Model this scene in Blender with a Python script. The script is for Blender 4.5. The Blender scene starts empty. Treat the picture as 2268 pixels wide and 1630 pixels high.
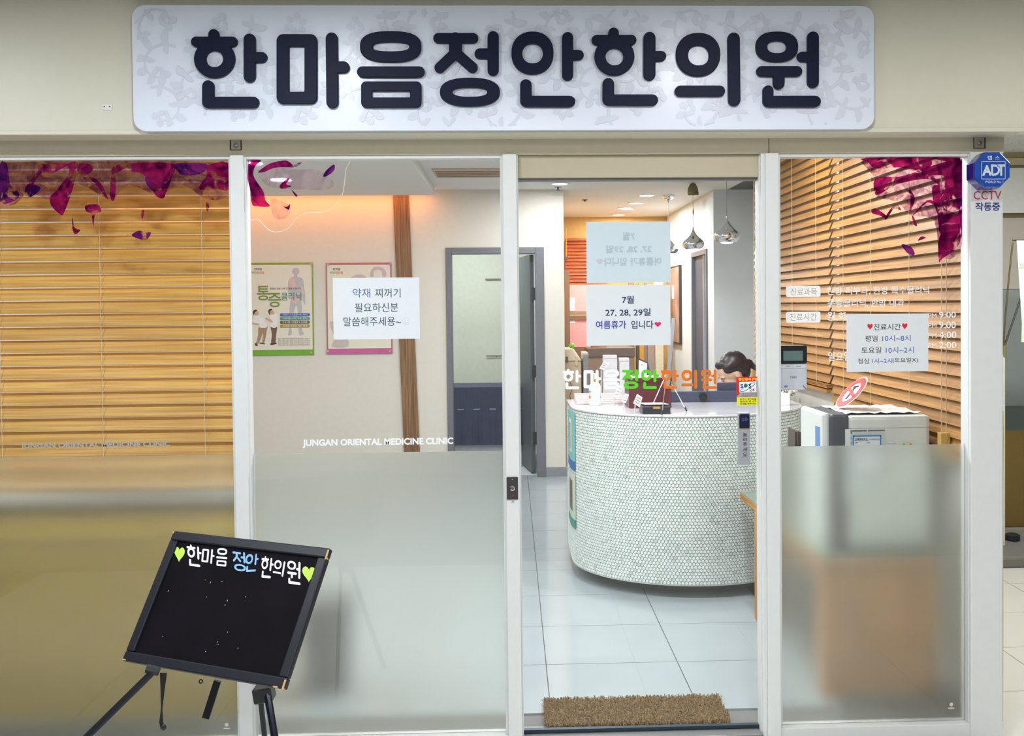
import bpy, bmesh, math, random
from mathutils import Vector, Matrix
from math import sin, cos, pi, radians
random.seed(7)
SC = bpy.context.scene
COL = SC.collection

# ------------------------------------------------------------------ camera
W, H = 2268, 1630
F_PX, CX, CY = 2450.0, 1229.0, 738.0            # focal length and principal point (a cropped photograph)
CAM = Vector((0.0, -4.153, 1.63))
YAW, PITCH, ROLL = .0395, .0245, .0095
_F = Vector((sin(YAW)*cos(PITCH), cos(YAW)*cos(PITCH), -sin(PITCH)))
_R = _F.cross(Vector((0, 0, 1))).normalized()
_U = _R.cross(_F)
CR = cos(ROLL)*_R - sin(ROLL)*_U
CU = sin(ROLL)*_R + cos(ROLL)*_U
cd = bpy.data.cameras.new('camera')
cam = bpy.data.objects.new('camera', cd); COL.objects.link(cam)
mw = Matrix((CR, CU, -_F)).transposed().to_4x4(); mw.translation = CAM
cam.matrix_world = mw
cd.sensor_fit = 'HORIZONTAL'; cd.sensor_width = 36
cd.lens = F_PX*36/W
cd.shift_x = (W/2-CX)/W; cd.shift_y = (CY-H/2)/W
cd.clip_start = .05; cd.clip_end = 100
SC.camera = cam

# ------------------------------------------------------------------ world, exposure
wd = bpy.data.worlds.new('world'); SC.world = wd; wd.use_nodes = True
wd.node_tree.nodes['Background'].inputs[0].default_value = (.93, .97, 1, 1)
wd.node_tree.nodes['Background'].inputs[1].default_value = .36
SC.view_settings.view_transform = 'Standard'
SC.view_settings.look = 'None'
SC.view_settings.gamma = 1
SC.view_settings.use_curve_mapping = False
SC.view_settings.exposure = 0.0
SC.cycles.transparent_max_bounces = 16
SC.cycles.max_bounces = 8; SC.cycles.diffuse_bounces = 3; SC.cycles.glossy_bounces = 3; SC.cycles.transmission_bounces = 5
HALL_W, ROOM_W, COVE_W = 10.8, 21.5, 7.0        # lamp powers (watts)

# ------------------------------------------------------------------ helpers
def ray(px, py):
    return (CR*((px-CX)/F_PX) - CU*((py-CY)/F_PX) + _F)
def at(px, py, Y):
    d = ray(px, py); return CAM + d*((Y-CAM.y)/d.y)
def atx(px, py, X):
    d = ray(px, py); return CAM + d*((X-CAM.x)/d.x)
def atz(px, py, Z):
    d = ray(px, py); return CAM + d*((Z-CAM.z)/d.z)
def XX(px, Y=0, py=815): return at(px, py, Y).x
def ZZ(py, Y=0, px=1134): return at(px, py, Y).z

def lin(c):
    out = []
    for v in c:
        v /= 255.0
        out.append(v/12.92 if v <= .04045 else ((v+.055)/1.055)**2.4)
    return (out[0], out[1], out[2], 1)

MATS = {}
def M(name, col, rough=.5, metal=0, var=.05, scale=25, bump=0, spec=.5, coat=0, emit=None, estr=0, stretch=(1, 1, 1)):
    if name in MATS: return MATS[name]
    m = bpy.data.materials.new(name); m.use_nodes = True
    nt = m.node_tree; b = nt.nodes['Principled BSDF']
    b.inputs['Roughness'].default_value = rough
    b.inputs['Metallic'].default_value = metal
    b.inputs['Specular IOR Level'].default_value = spec
    b.inputs['Coat Weight'].default_value = coat
    c = lin(col)
    tc = nt.nodes.new('ShaderNodeTexCoord'); mp = nt.nodes.new('ShaderNodeMapping')
    mp.inputs['Scale'].default_value = stretch
    nt.links.new(tc.outputs['Object'], mp.inputs['Vector'])
    nz = nt.nodes.new('ShaderNodeTexNoise'); nz.inputs['Scale'].default_value = scale; nz.inputs['Detail'].default_value = 4
    nt.links.new(mp.outputs['Vector'], nz.inputs['Vector'])
    cr = nt.nodes.new('ShaderNodeValToRGB')
    cr.color_ramp.elements[0].position = .3; cr.color_ramp.elements[1].position = .7
    cr.color_ramp.elements[0].color = tuple(min(1, v*(1-var)) for v in c[:3])+(1,)
    cr.color_ramp.elements[1].color = tuple(min(1, v*(1+var)) for v in c[:3])+(1,)
    nt.links.new(nz.outputs['Fac'], cr.inputs['Fac'])
    nt.links.new(cr.outputs['Color'], b.inputs['Base Color'])
    if bump:
        bp = nt.nodes.new('ShaderNodeBump'); bp.inputs['Strength'].default_value = bump; bp.inputs['Distance'].default_value = .01
        nt.links.new(nz.outputs['Fac'], bp.inputs['Height']); nt.links.new(bp.outputs['Normal'], b.inputs['Normal'])
    if emit:
        b.inputs['Emission Color'].default_value = lin(emit); b.inputs['Emission Strength'].default_value = estr
    MATS[name] = m
    return m

def wood(name, c1, c2, axis=0, scale=6, rough=.45, contrast=(.35, .65), across=14.0):
    if name in MATS: return MATS[name]
    m = bpy.data.materials.new(name); m.use_nodes = True
    nt = m.node_tree; b = nt.nodes['Principled BSDF']; b.inputs['Roughness'].default_value = rough
    tc = nt.nodes.new('ShaderNodeTexCoord'); mp = nt.nodes.new('ShaderNodeMapping')
    s = [across]*3; s[axis] = 1.0
    mp.inputs['Scale'].default_value = s
    oi = nt.nodes.new('ShaderNodeObjectInfo')
    ad = nt.nodes.new('ShaderNodeVectorMath'); ad.operation = 'ADD'
    ml = nt.nodes.new('ShaderNodeVectorMath'); ml.operation = 'SCALE'; ml.inputs['Scale'].default_value = 30
    cb = nt.nodes.new('ShaderNodeCombineXYZ')
    for i in range(3): nt.links.new(oi.outputs['Random'], cb.inputs[i])
    nt.links.new(cb.outputs[0], ml.inputs[0]); nt.links.new(tc.outputs['Object'], mp.inputs['Vector'])
    nt.links.new(mp.outputs[0], ad.inputs[0]); nt.links.new(ml.outputs[0], ad.inputs[1])
    nz = nt.nodes.new('ShaderNodeTexNoise'); nz.inputs['Scale'].default_value = scale; nz.inputs['Detail'].default_value = 6
    nz.inputs['Distortion'].default_value = .6
    nt.links.new(ad.outputs[0], nz.inputs['Vector'])
    cr = nt.nodes.new('ShaderNodeValToRGB')
    cr.color_ramp.elements[0].position, cr.color_ramp.elements[1].position = contrast
    cr.color_ramp.elements[0].color = lin(c1); cr.color_ramp.elements[1].color = lin(c2)
    nt.links.new(nz.outputs['Fac'], cr.inputs['Fac'])
    mx = nt.nodes.new('ShaderNodeMixRGB'); mx.blend_type = 'MULTIPLY'; mx.inputs[0].default_value = 1
    rr = nt.nodes.new('ShaderNodeMapRange'); rr.inputs['To Min'].default_value = .86; rr.inputs['To Max'].default_value = 1.08
    nt.links.new(oi.outputs['Random'], rr.inputs['Value'])
    nt.links.new(cr.outputs[0], mx.inputs[1]); nt.links.new(rr.outputs[0], mx.inputs[2])
    nt.links.new(mx.outputs[0], b.inputs['Base Color'])
    MATS[name] = m
    return m

def emitmat(name, col, strength):
    m = bpy.data.materials.new(name); m.use_nodes = True; nt = m.node_tree
    b = nt.nodes['Principled BSDF']
    b.inputs['Base Color'].default_value = lin(col)
    b.inputs['Emission Color'].default_value = lin(col); b.inputs['Emission Strength'].default_value = strength
    MATS[name] = m; return m

def clearglass(name, tint=(1, 1, 1, 1), ior=1.45):
    m = bpy.data.materials.new(name); m.use_nodes = True; nt = m.node_tree
    for n in list(nt.nodes): nt.nodes.remove(n)
    o = nt.nodes.new('ShaderNodeOutputMaterial'); t = nt.nodes.new('ShaderNodeBsdfTransparent')
    g = nt.nodes.new('ShaderNodeBsdfGlossy'); g.inputs['Roughness'].default_value = .015
    t.inputs[0].default_value = tint
    fr = nt.nodes.new('ShaderNodeFresnel'); fr.inputs['IOR'].default_value = ior
    # both faces of a thin pane reflect alike: take the outside index on either side
    geo = nt.nodes.new('ShaderNodeNewGeometry')
    lw = nt.nodes.new('ShaderNodeLayerWeight'); lw.inputs['Blend'].default_value = .12
    pw = nt.nodes.new('ShaderNodeMath'); pw.operation = 'POWER'; pw.inputs[1].default_value = 5
    nt.links.new(lw.outputs['Facing'], pw.inputs[0])
    mr = nt.nodes.new('ShaderNodeMapRange'); mr.inputs['To Min'].default_value = .04; mr.inputs['To Max'].default_value = 1
    nt.links.new(pw.outputs[0], mr.inputs['Value'])
    mx = nt.nodes.new('ShaderNodeMixShader')
    nt.links.new(mr.outputs[0], mx.inputs[0]); nt.links.new(t.outputs[0], mx.inputs[1]); nt.links.new(g.outputs[0], mx.inputs[2])
    nt.links.new(mx.outputs[0], o.inputs[0])
    nt.nodes.remove(fr); nt.nodes.remove(geo)
    MATS[name] = m; return m

def frostmat(name, rough=.43, milk=.14, col=(236, 235, 226)):
    m = bpy.data.materials.new(name); m.use_nodes = True; nt = m.node_tree
    for n in list(nt.nodes): nt.nodes.remove(n)
    o = nt.nodes.new('ShaderNodeOutputMaterial')
    g = nt.nodes.new('ShaderNodeBsdfRefraction'); g.inputs['Roughness'].default_value = rough; g.inputs['IOR'].default_value = 1.3
    g.inputs['Color'].default_value = (.97, .995, .975, 1)
    d = nt.nodes.new('ShaderNodeBsdfDiffuse'); d.inputs[0].default_value = lin(col)
    tr = nt.nodes.new('ShaderNodeBsdfTranslucent'); tr.inputs[0].default_value = lin(col)
    m1 = nt.nodes.new('ShaderNodeMixShader'); m1.inputs[0].default_value = .5
    nt.links.new(d.outputs[0], m1.inputs[1]); nt.links.new(tr.outputs[0], m1.inputs[2])
    mx = nt.nodes.new('ShaderNodeMixShader'); mx.inputs[0].default_value = milk
    nt.links.new(g.outputs[0], mx.inputs[1]); nt.links.new(m1.outputs[0], mx.inputs[2])
    nt.links.new(mx.outputs[0], o.inputs[0])
    MATS[name] = m; return m

def petalmat(name, c1, c2, alpha=.55):
    """printed transparent film: tints what is behind it and scatters a little colour of its own"""
    m = bpy.data.materials.new(name); m.use_nodes = True; nt = m.node_tree
    for n in list(nt.nodes): nt.nodes.remove(n)
    o = nt.nodes.new('ShaderNodeOutputMaterial')
    tc = nt.nodes.new('ShaderNodeTexCoord'); nz = nt.nodes.new('ShaderNodeTexNoise')
    nz.inputs['Scale'].default_value = 9; nz.inputs['Detail'].default_value = 7; nz.inputs['Distortion'].default_value = 2.2
    nt.links.new(tc.outputs['Object'], nz.inputs['Vector'])
    cr = nt.nodes.new('ShaderNodeValToRGB'); cr.color_ramp.elements[0].position = .38; cr.color_ramp.elements[1].position = .62
    cr.color_ramp.elements[0].color = lin(c1); cr.color_ramp.elements[1].color = lin(c2)
    nt.links.new(nz.outputs['Fac'], cr.inputs['Fac'])
    n2 = nt.nodes.new('ShaderNodeTexNoise'); n2.inputs['Scale'].default_value = 13; n2.inputs['Detail'].default_value = 6; n2.inputs['Distortion'].default_value = 1.6
    nt.links.new(tc.outputs['Object'], n2.inputs['Vector'])
    h = nt.nodes.new('ShaderNodeMapRange'); h.inputs['From Min'].default_value = .55; h.inputs['From Max'].default_value = .63; h.inputs['To Max'].default_value = .85
    nt.links.new(n2.outputs['Fac'], h.inputs['Value'])
    wm_ = nt.nodes.new('ShaderNodeMixRGB'); wm_.inputs[2].default_value = lin((248, 232, 240))
    nt.links.new(h.outputs[0], wm_.inputs[0]); nt.links.new(cr.outputs[0], wm_.inputs[1])
    fa = nt.nodes.new('ShaderNodeMapRange'); fa.inputs['To Min'].default_value = alpha; fa.inputs['To Max'].default_value = .02
    nt.links.new(h.outputs[0], fa.inputs['Value'])
    t = nt.nodes.new('ShaderNodeBsdfTransparent'); d = nt.nodes.new('ShaderNodeBsdfDiffuse')
    nt.links.new(wm_.outputs[0], t.inputs[0]); nt.links.new(cr.outputs[0], d.inputs[0])
    mx = nt.nodes.new('ShaderNodeMixShader'); nt.links.new(fa.outputs[0], mx.inputs[0])
    nt.links.new(t.outputs[0], mx.inputs[1]); nt.links.new(d.outputs[0], mx.inputs[2])
    nt.links.new(mx.outputs[0], o.inputs[0])
    MATS[name] = m; return m

class MB:
    def __init__(s): s.v = []; s.f = []; s.mi = []; s.cur = 0
    def add(s, vs, fs):
        n = len(s.v); s.v += [tuple(v) for v in vs]
        for f in fs: s.f.append(tuple(i+n for i in f)); s.mi.append(s.cur)
        return s
    def box(s, x0, x1, y0, y1, z0, z1):
        x0, x1 = min(x0, x1), max(x0, x1); y0, y1 = min(y0, y1), max(y0, y1); z0, z1 = min(z0, z1), max(z0, z1)
        return s.add([(x0,y0,z0),(x1,y0,z0),(x1,y1,z0),(x0,y1,z0),(x0,y0,z1),(x1,y0,z1),(x1,y1,z1),(x0,y1,z1)],
                     [(0,3,2,1),(4,5,6,7),(0,1,5,4),(1,2,6,5),(2,3,7,6),(3,0,4,7)])
    def obox(s, c, u, v, w, a, b, d):
        """oriented box: centre, unit axes, half sizes"""
        c, u, v, w = Vector(c), Vector(u), Vector(v), Vector(w); P = []
        for k in (-1, 1):
            for i, j in ((-1,-1),(1,-1),(1,1),(-1,1)): P.append(c+u*(a*i)+v*(b*j)+w*(d*k))
        return s.add(P, [(0,3,2,1),(4,5,6,7),(0,1,5,4),(1,2,6,5),(2,3,7,6),(3,0,4,7)])
    def pbox(s, x0, y0, x1, y1, Y0, Y1):
        """box whose front face (at depth Y0) fills a pixel rectangle"""
        ym, xm = (y0+y1)/2, (x0+x1)/2
        return s.box(at(x0, ym, Y0).x, at(x1, ym, Y0).x, Y0, Y1, at(xm, y0, Y0).z, at(xm, y1, Y0).z)
    def poly(s, pts, Y, thick=0):
        """polygon in the XZ plane facing -Y; thick extrudes it towards -Y"""
        A = sum(pts[i][0]*pts[(i+1) % len(pts)][1]-pts[(i+1) % len(pts)][0]*pts[i][1] for i in range(len(pts)))
        if A < 0: pts = pts[::-1]
        n = len(pts)
        if not thick: return s.add([(p[0], Y, p[1]) for p in pts], [tuple(range(n))])
        vs = [(p[0], Y-thick, p[1]) for p in pts]+[(p[0], Y, p[1]) for p in pts]
        return s.add(vs, [tuple(range(n)), tuple(range(2*n-1, n-1, -1))]+[(i, i+n, (i+1) % n+n, (i+1) % n) for i in range(n)])
    def prism(s, pts, z0, z1):
        n = len(pts); A = sum(pts[i][0]*pts[(i+1) % n][1]-pts[(i+1) % n][0]*pts[i][1] for i in range(n))
        if A < 0: pts = pts[::-1]
        return s.add([(p[0], p[1], z0) for p in pts]+[(p[0], p[1], z1) for p in pts],
                     [tuple(range(n-1, -1, -1)), tuple(range(n, 2*n))]+[(i, (i+1) % n, (i+1) % n+n, i+n) for i in range(n)])
    def loops(s, Ls, cap0=True, cap1=True, closed=True):
        n = len(Ls[0]); vs = [p for L in Ls for p in L]; fs = []
        m = n if closed else n-1
        for k in range(len(Ls)-1):
            for i in range(m): fs.append((k*n+i, k*n+(i+1) % n, (k+1)*n+(i+1) % n, (k+1)*n+i))
        if cap0: fs.append(tuple(range(n-1, -1, -1)))
        if cap1: fs.append(tuple(range((len(Ls)-1)*n, len(Ls)*n)))
        return s.add(vs, fs)
    def tube(s, pts, r, n=8, r1=None):
        pts = [Vector(p) for p in pts]; Ls = []
        for i, p in enumerate(pts):
            d = (pts[min(i+1, len(pts)-1)]-pts[max(i-1, 0)]).normalized()
            a = Vector((0, 0, 1)) if abs(d.z) < .9 else Vector((1, 0, 0))
            u = d.cross(a).normalized(); w = u.cross(d).normalized()
            t = i/max(1, len(pts)-1); rr = r if r1 is None else r+(r1-r)*t
            Ls.append([p+u*(rr*cos(2*pi*k/n))+w*(rr*sin(2*pi*k/n)) for k in range(n)])
        return s.loops(Ls[::-1])
    def lathe(s, prof, c, n=32, cap0=False, cap1=False):
        c = Vector(c)
        return s.loops([[c+Vector((r*cos(2*pi*k/n), r*sin(2*pi*k/n), z)) for k in range(n)] for r, z in prof], cap0, cap1)
    def lathey(s, prof, c, n=24, cap0=False, cap1=True):
        """turned about the Y axis: (radius, y) with y growing towards the viewer as -Y"""
        c = Vector(c)
        return s.loops([[c+Vector((r*cos(2*pi*k/n), -y, r*sin(2*pi*k/n))) for k in range(n)] for r, y in prof], cap0, cap1)
    def ell(s, c, rx, ry, rz, n=16, m=10, rot=None):
        c = Vector(c); vs = []; fs = []
        for j in range(m+1):
            t = pi*j/m
            for i in range(n):
                p = Vector((rx*sin(t)*cos(2*pi*i/n), ry*sin(t)*sin(2*pi*i/n), rz*cos(t)))
                vs.append(c+(rot @ p if rot else p))
        for j in range(m):
            for i in range(n): fs.append((j*n+i, (j+1)*n+i, (j+1)*n+(i+1) % n, j*n+(i+1) % n))
        return s.add(vs, fs)

def mesh(mb, mats, off=(0, 0, 0), smooth=False):
    me = bpy.data.meshes.new('m'); o = off
    me.from_pydata([(v[0]-o[0], v[1]-o[1], v[2]-o[2]) for v in mb.v], [], mb.f)
    for m in (mats if isinstance(mats, (list, tuple)) else [mats]): me.materials.append(m)
    if isinstance(mats, (list, tuple)) and len(mats) > 1: me.polygons.foreach_set('material_index', mb.mi)
    if smooth:
        me.polygons.foreach_set('use_smooth', [True]*len(me.polygons))
    me.update()
    return me
def rootloc(o):
    v = Vector((0, 0, 0))
    while o: v += o.location; o = o.parent
    return v
def obj(name, mb, mats, parent=None, local=False, smooth=False, bevel=0, label=None, loc=None):
    """link one mesh object; coordinates are world ones unless local"""
    off = Vector((0, 0, 0))
    if parent is not None and not local: off = rootloc(parent)
    if loc is not None: off = Vector(loc)
    o = bpy.data.objects.new(name, mesh(mb, mats, off, smooth)); COL.objects.link(o)
    if parent is not None: o.parent = parent
    if loc is not None: o.location = loc
    if smooth == 'auto' or smooth is True:
        pass
    if bevel:
        b = o.modifiers.new('bevel', 'BEVEL'); b.width = bevel; b.segments = 2; b.limit_method = 'ANGLE'
    if label: o['label'] = label
    return o
def tag(o, label, cat, group=None, kind=None):
    o['label'] = label; o['category'] = cat
    if group: o['group'] = group
    if kind: o['kind'] = kind
    return o
def thing(name, label, cat, loc, group=None):
    o = bpy.data.objects.new(name, None); COL.objects.link(o); o.location = loc; o.empty_display_size = .05
    return tag(o, label, cat, group)
def struct(name, mb=None, mats=None, label=None, loc=None, **k):
    if mb is None:
        o = bpy.data.objects.new(name, None); COL.objects.link(o); o.empty_display_size = .05
        if loc is not None: o.location = loc
    else: o = obj(name, mb, mats, **k)
    o['kind'] = 'structure'
    if label: o['label'] = label
    return o

# ---- writing
_TX = {}
def textdata(body, bold=0.0, spacing=1.0):
    key = (body, bold, spacing)
    if key not in _TX:
        c = bpy.data.curves.new('lettering', 'FONT'); c.body = body; c.offset = bold; c.resolution_u = 3; c.space_character = spacing
        o = bpy.data.objects.new('lettering', c); me = o.to_mesh()
        vs = [tuple(v.co) for v in me.vertices]; fs = [tuple(p.vertices) for p in me.polygons]
        o.to_mesh_clear(); bpy.data.objects.remove(o); bpy.data.curves.remove(c)
        _TX[key] = (vs, fs)
    return _TX[key]
def text_map(mb, body, fn, bold=0.0, spacing=1.0, mirror=False):
    """adds a line of lettering; fn maps (0..1, 0..1) of its bounding box (y upwards) to a 3D point"""
    vs, fs = textdata(body, bold, spacing)
    if not vs: return
    x0, x1 = min(v[0] for v in vs), max(v[0] for v in vs); y0, y1 = min(v[1] for v in vs), max(v[1] for v in vs)
    P = []
    for v in vs:
        u, w = (v[0]-x0)/(x1-x0), (v[1]-y0)/max(1e-6, y1-y0)
        P.append(fn(1-u if mirror else u, w))
    mb.add(P, fs)
def text_px(mb, body, rect, Y, bold=0.0, spacing=1.0, mirror=False):
    x0, y0, x1, y1 = rect; ym, xm = (y0+y1)/2, (x0+x1)/2
    xa, xb = at(x0, ym, Y).x, at(x1, ym, Y).x; za, zb = at(xm, y1, Y).z, at(xm, y0, Y).z
    text_map(mb, body, lambda u, w: (xa+(xb-xa)*u, Y, za+(zb-za)*w), bold, spacing, mirror)
def lettering(parent, body, rect, Y, mat, bold=0.0, spacing=1.0, mirror=False, name='lettering'):
    mb = MB(); text_px(mb, body, rect, Y, bold, spacing, mirror); return obj(name, mb, mat, parent)
def heart_pts(n=28):
    P = []
    for i in range(n):
        t = 2*pi*i/n
        P.append((16*sin(t)**3/32+.5, (13*cos(t)-5*cos(2*t)-2*cos(3*t)-cos(4*t)+17)/29))
    return P
def heart_px(mb, rect, Y):
    x0, y0, x1, y1 = rect; a = at(x0, y1, Y); b = at(x1, y0, Y)
    mb.poly([(a.x+(b.x-a.x)*u, a.z+(b.z-a.z)*w) for u, w in heart_pts()], Y)
def poly_px(mb, pts, Y, thick=0):
    mb.poly([(p.x, p.z) for p in (at(x, y, Y) for x, y in pts)], Y, thick)
def smoothloop(pts, n=4):
    out = []; N = len(pts)
    for i in range(N):
        p0, p1, p2, p3 = pts[i-1], pts[i], pts[(i+1) % N], pts[(i+2) % N]
        for k in range(n):
            t = k/n
            out.append(tuple(.5*((2*p1[j])+(-p0[j]+p2[j])*t+(2*p0[j]-5*p1[j]+4*p2[j]-p3[j])*t*t+(-p0[j]+3*p1[j]-3*p2[j]+p3[j])*t**3) for j in (0, 1)))
    return out
def rrect(x0, y0, x1, y1, r, n=6):
    P = []
    for cx, cy, a0 in ((x1-r, y1-r, 0), (x0+r, y1-r, 90), (x0+r, y0+r, 180), (x1-r, y0+r, 270)):
        for k in range(n+1):
            a = radians(a0+90*k/n); P.append((cx+r*cos(a), cy+r*sin(a)))
    return P
def rr_px(mb, x0, y0, x1, y1, r, Y, thick):
    a = at(x0, y1, Y); b = at(x1, y0, Y); s = abs(b.x-a.x)/(x1-x0)
    mb.poly(rrect(a.x, a.z, b.x, b.z, r*s), Y, thick)

# the clinic's rounded lettering: strokes (x0,y0,x1,y1,r), rings (x0,y0,x1,y1, inner x0,y0,x1,y1, squareness)
def z1(x): return 280+x/2.7
def z2(x): return 1100+x/2.637
_A = [  # first half, in its own units
 ('s',520,205,520,250,33),('s',415,248,632,248,31),('o',402,236,648,465,474,302,577,400,2.0),('s',735,235,735,455,36),('s',750,341,808,341,32),('s',487,515,487,610,36),('s',489,611,758,611,34),('|',),
 ('q',896,202,1140,620,972,277,1063,547,40,8),('s',1226,228,1230,610,36),('s',1250,400,1298,400,35),('|',),
 ('o',1395,184,1763,370,1471,250,1690,305,2.6),('s',1410,428,1750,428,33),('q',1402,485,1764,642,1468,543,1695,581,30,5),('|',),
 ('s',1865,226,2073,226,31),('s',1967,230,1967,315,39),('s',1958,322,1873,403,32),('s',1978,322,2069,402,32),('s',2193,218,2193,418,34),('s',2112,319,2180,319,31),('o',1874,463,2234,635,1949,521,2158,577,2.4),('|',)]
_B = [
 ('o',86,182,333,433,150,254,270,368,2.2),('s',415,218,415,437,33),('s',440,320,480,320,30),('s',171,495,171,588,34),('s',173,591,427,591,33),('|',),
 ('s',684,190,684,240,31),('s',585,232,788,232,30),('o',572,216,806,440,637,281,742,380,2.0),('s',894,219,894,434,35),('s',915,326,962,326,30),('s',653,488,653,580,34),('s',655,583,911,583,33),('|',),
 ('o',1049,190,1308,444,1120,264,1242,380,2.2),('s',1074,530,1304,530,32),('s',1386,224,1390,582,36),('|',),
 ('o',1515,182,1763,360,1583,238,1694,308,2.4),('s',1550,415,1756,415,31),('s',1650,430,1650,485,34),('s',1850,216,1850,478,34),('s',1787,330,1840,330,30),('s',1587,528,1587,590,31),('s',1590,591,1862,591,33),('|',)]
def glyphs():
    G = []; cur = []
    for src, sc, ox in ((_A, 2.7, 280), (_B, 2.637, 1100)):
        for e in src:
            if e[0] == '|': G.append(cur); cur = []; continue
            k = e[0]; v = list(e[1:])
            if k == 's': cur.append(('s', ox+v[0]/sc, v[1]/sc, ox+v[2]/sc, v[3]/sc, v[4]/sc))
            else:
                w = [(ox+v[i]/sc if i % 2 == 0 else v[i]/sc) for i in range(8)]
                cur.append((k, *w, *([v[8]] if k == 'o' else [v[8]/sc, v[9]/sc])))
    return G
GLYPHS = glyphs()                                # 한 마 음 정 안 한 의 원, in pixels of the big sign
def supere(cx, cy, rx, ry, p, n=44):
    P = []
    for i in range(n):
        t = 2*pi*i/n; c, s_ = cos(t), sin(t)
        P.append((cx+rx*math.copysign(abs(c)**(2/p), c), cy+ry*math.copysign(abs(s_)**(2/p), s_)))
    return P
def capsule(x0, y0, x1, y1, r, n=9):
    a = math.atan2(y1-y0, x1-x0); P = []
    for k in range(n+1): t = a-pi/2+pi*k/n; P.append((x1+r*cos(t), y1+r*sin(t)))
    for k in range(n+1): t = a+pi/2+pi*k/n; P.append((x0+r*cos(t), y0+r*sin(t)))
    return P
def glyph_mesh(mb, strokes, fn, depth, ch=1.2, thin=1.0):
    """fn((x, y), d) -> 3D point at height d (0 = board) above the board"""
    base_depth = depth
    for ei, e in enumerate(strokes):
        depth = base_depth+ei*.00025
        if e[0] == 's':
            _, x0, y0, x1, y1, r = e; r *= thin
            Ls = [[fn(p, d) for p in capsule(x0, y0, x1, y1, r-c)] for d, c in (((0, 0), (depth*.72, 0), (depth*.93, ch*.35), (depth, ch)) if base_depth > .002 else ((0, 0), (depth, 0)))]
            Ls = [L[::-1] for L in Ls]
            mb.loops(Ls, False, True)
        else:
            x0, y0, x1, y1, a0, b0, a1, b1 = e[1:9]
            if thin < 1:
                k = (1-thin)*(a0-x0)/2; x0 += k; a0 -= k; x1 -= k; a1 += k; y0 += k; b0 -= k; y1 -= k; b1 += k
            def ring(c):
                if e[0] == 'o':
                    return (supere((x0+x1)/2, (y0+y1)/2, (x1-x0)/2-c, (y1-y0)/2-c, e[9]), supere((a0+a1)/2, (b0+b1)/2, (a1-a0)/2+c, (b1-b0)/2+c, e[9]))
                return (rrect(x0+c, y0+c, x1-c, y1-c, e[9]), rrect(a0-c, b0-c, a1+c, b1+c, e[10]))
            lv = [(0, 0), (depth*.72, 0), (depth*.93, ch*.35), (depth, ch)] if base_depth > .002 else [(0, 0), (depth, 0)]
            outs = [[fn(p, d) for p in ring(c)[0]][::-1] for d, c in lv]
            ins = [[fn(p, d) for p in ring(c)[1]][::-1] for d, c in lv]
            mb.loops(outs+ins[::-1], False, False)

# ------------------------------------------------------------------ shared materials
cream = M('cream_paint', (222, 217, 205), .45, var=.02)
cream_d = M('cream_panel', (214, 208, 192), .5, var=.02)
white_alu = M('white_frame_paint', (224, 226, 226), .35, var=.015)
white = M('white_paint', (236, 236, 232), .6, var=.02)
wallp = M('interior_wall_paint', (226, 221, 211), .8, var=.02)
greyp = M('grey_door_paint', (112, 114, 122), .45, var=.05)
paper = M('white_paper', (224, 228, 234), .8, var=.01)
ink = M('black_ink', (30, 34, 42), .7)
navy_ink = M('navy_ink', (32, 54, 92), .7)
blue_ink = M('blue_ink', (70, 98, 190), .7)
royal_ink = M('royal_blue_ink', (46, 44, 172), .7)
red_ink = M('red_ink', (214, 36, 56), .6)
pink_ink = M('magenta_ink', (226, 12, 110), .6)
white_vinyl = M('white_vinyl', (246, 247, 250), .6, var=.01)
grey_vinyl = M('grey_vinyl', (168, 168, 164), .6, var=.02)
chrome = M('chrome', (225, 228, 232), .06, 1, var=.01)
steel = M('steel', (150, 150, 152), .3, 1, var=.05)
black = M('black_plastic', (24, 25, 30), .4)
glass = clearglass('window_glass')
lampface = emitmat('lamp_face', (255, 250, 240), 14)
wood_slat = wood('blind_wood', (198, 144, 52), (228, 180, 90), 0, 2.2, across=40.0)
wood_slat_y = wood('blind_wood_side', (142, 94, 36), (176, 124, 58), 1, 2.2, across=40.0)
cordm = M('blind_cord', (214, 200, 168), .8)

# ================================================================== THE SETTING
ZC = 2.74                                        # ceiling height, hall and clinic
ZH = -.06                                        # the hall floor lies one low step under the clinic's
YF = -.16                                        # face of the fascia
Z_FB = ZZ(296, YF)                               # fascia bottom
Z_FRAME = ZZ(342, -.03)                          # underside of the header band
Z_FILM = 1.087
X0, X1 = -3.6, 4.2
XE = XX(2222, -.04)                              # right end of the shop front
Y_W = F_PX/232-4.153                             # poster wall, clinic's back
Y_B = F_PX/177-4.153                             # far back room
XRW = 1.826                                       # right side wall carrying the blinds

# ---- floors: slab plus single tiles
tile_m = M('polished_tile', (158, 167, 172), .13, var=.025, scale=3, spec=.5)
tile_h = M('hall_tile', (214, 214, 208), .3, var=.025, scale=3)
grout = M('grout', (108, 108, 106), .8)
def tiles(parent, xs, ys, z, mat, keep=lambda x, y: True, g=.0022, th=.012):
    mb = MB(); w, d = xs[1]-xs[0]-2*g, ys[1]-ys[0]-2*g
    mb.box(-w/2, w/2, -d/2, d/2, -th, 0)
    me = mesh(mb, mat)
    for i in range(len(xs)-1):
        for j in range(len(ys)-1):
            cx, cy = (xs[i]+xs[i+1])/2, (ys[j]+ys[j+1])/2
            if not keep(cx, cy): continue
            o = bpy.data.objects.new('tile', me); COL.objects.link(o); o.parent = parent
            o.location = (cx, cy, z)
fl = struct('floor', MB().box(X0, 1.84, .05, 4.0, -.1, -.008).box(X0, 2.6, 4.0, Y_B+.1, -.1, -.008), grout, 'polished pale floor tiles inside the clinic')
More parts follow.
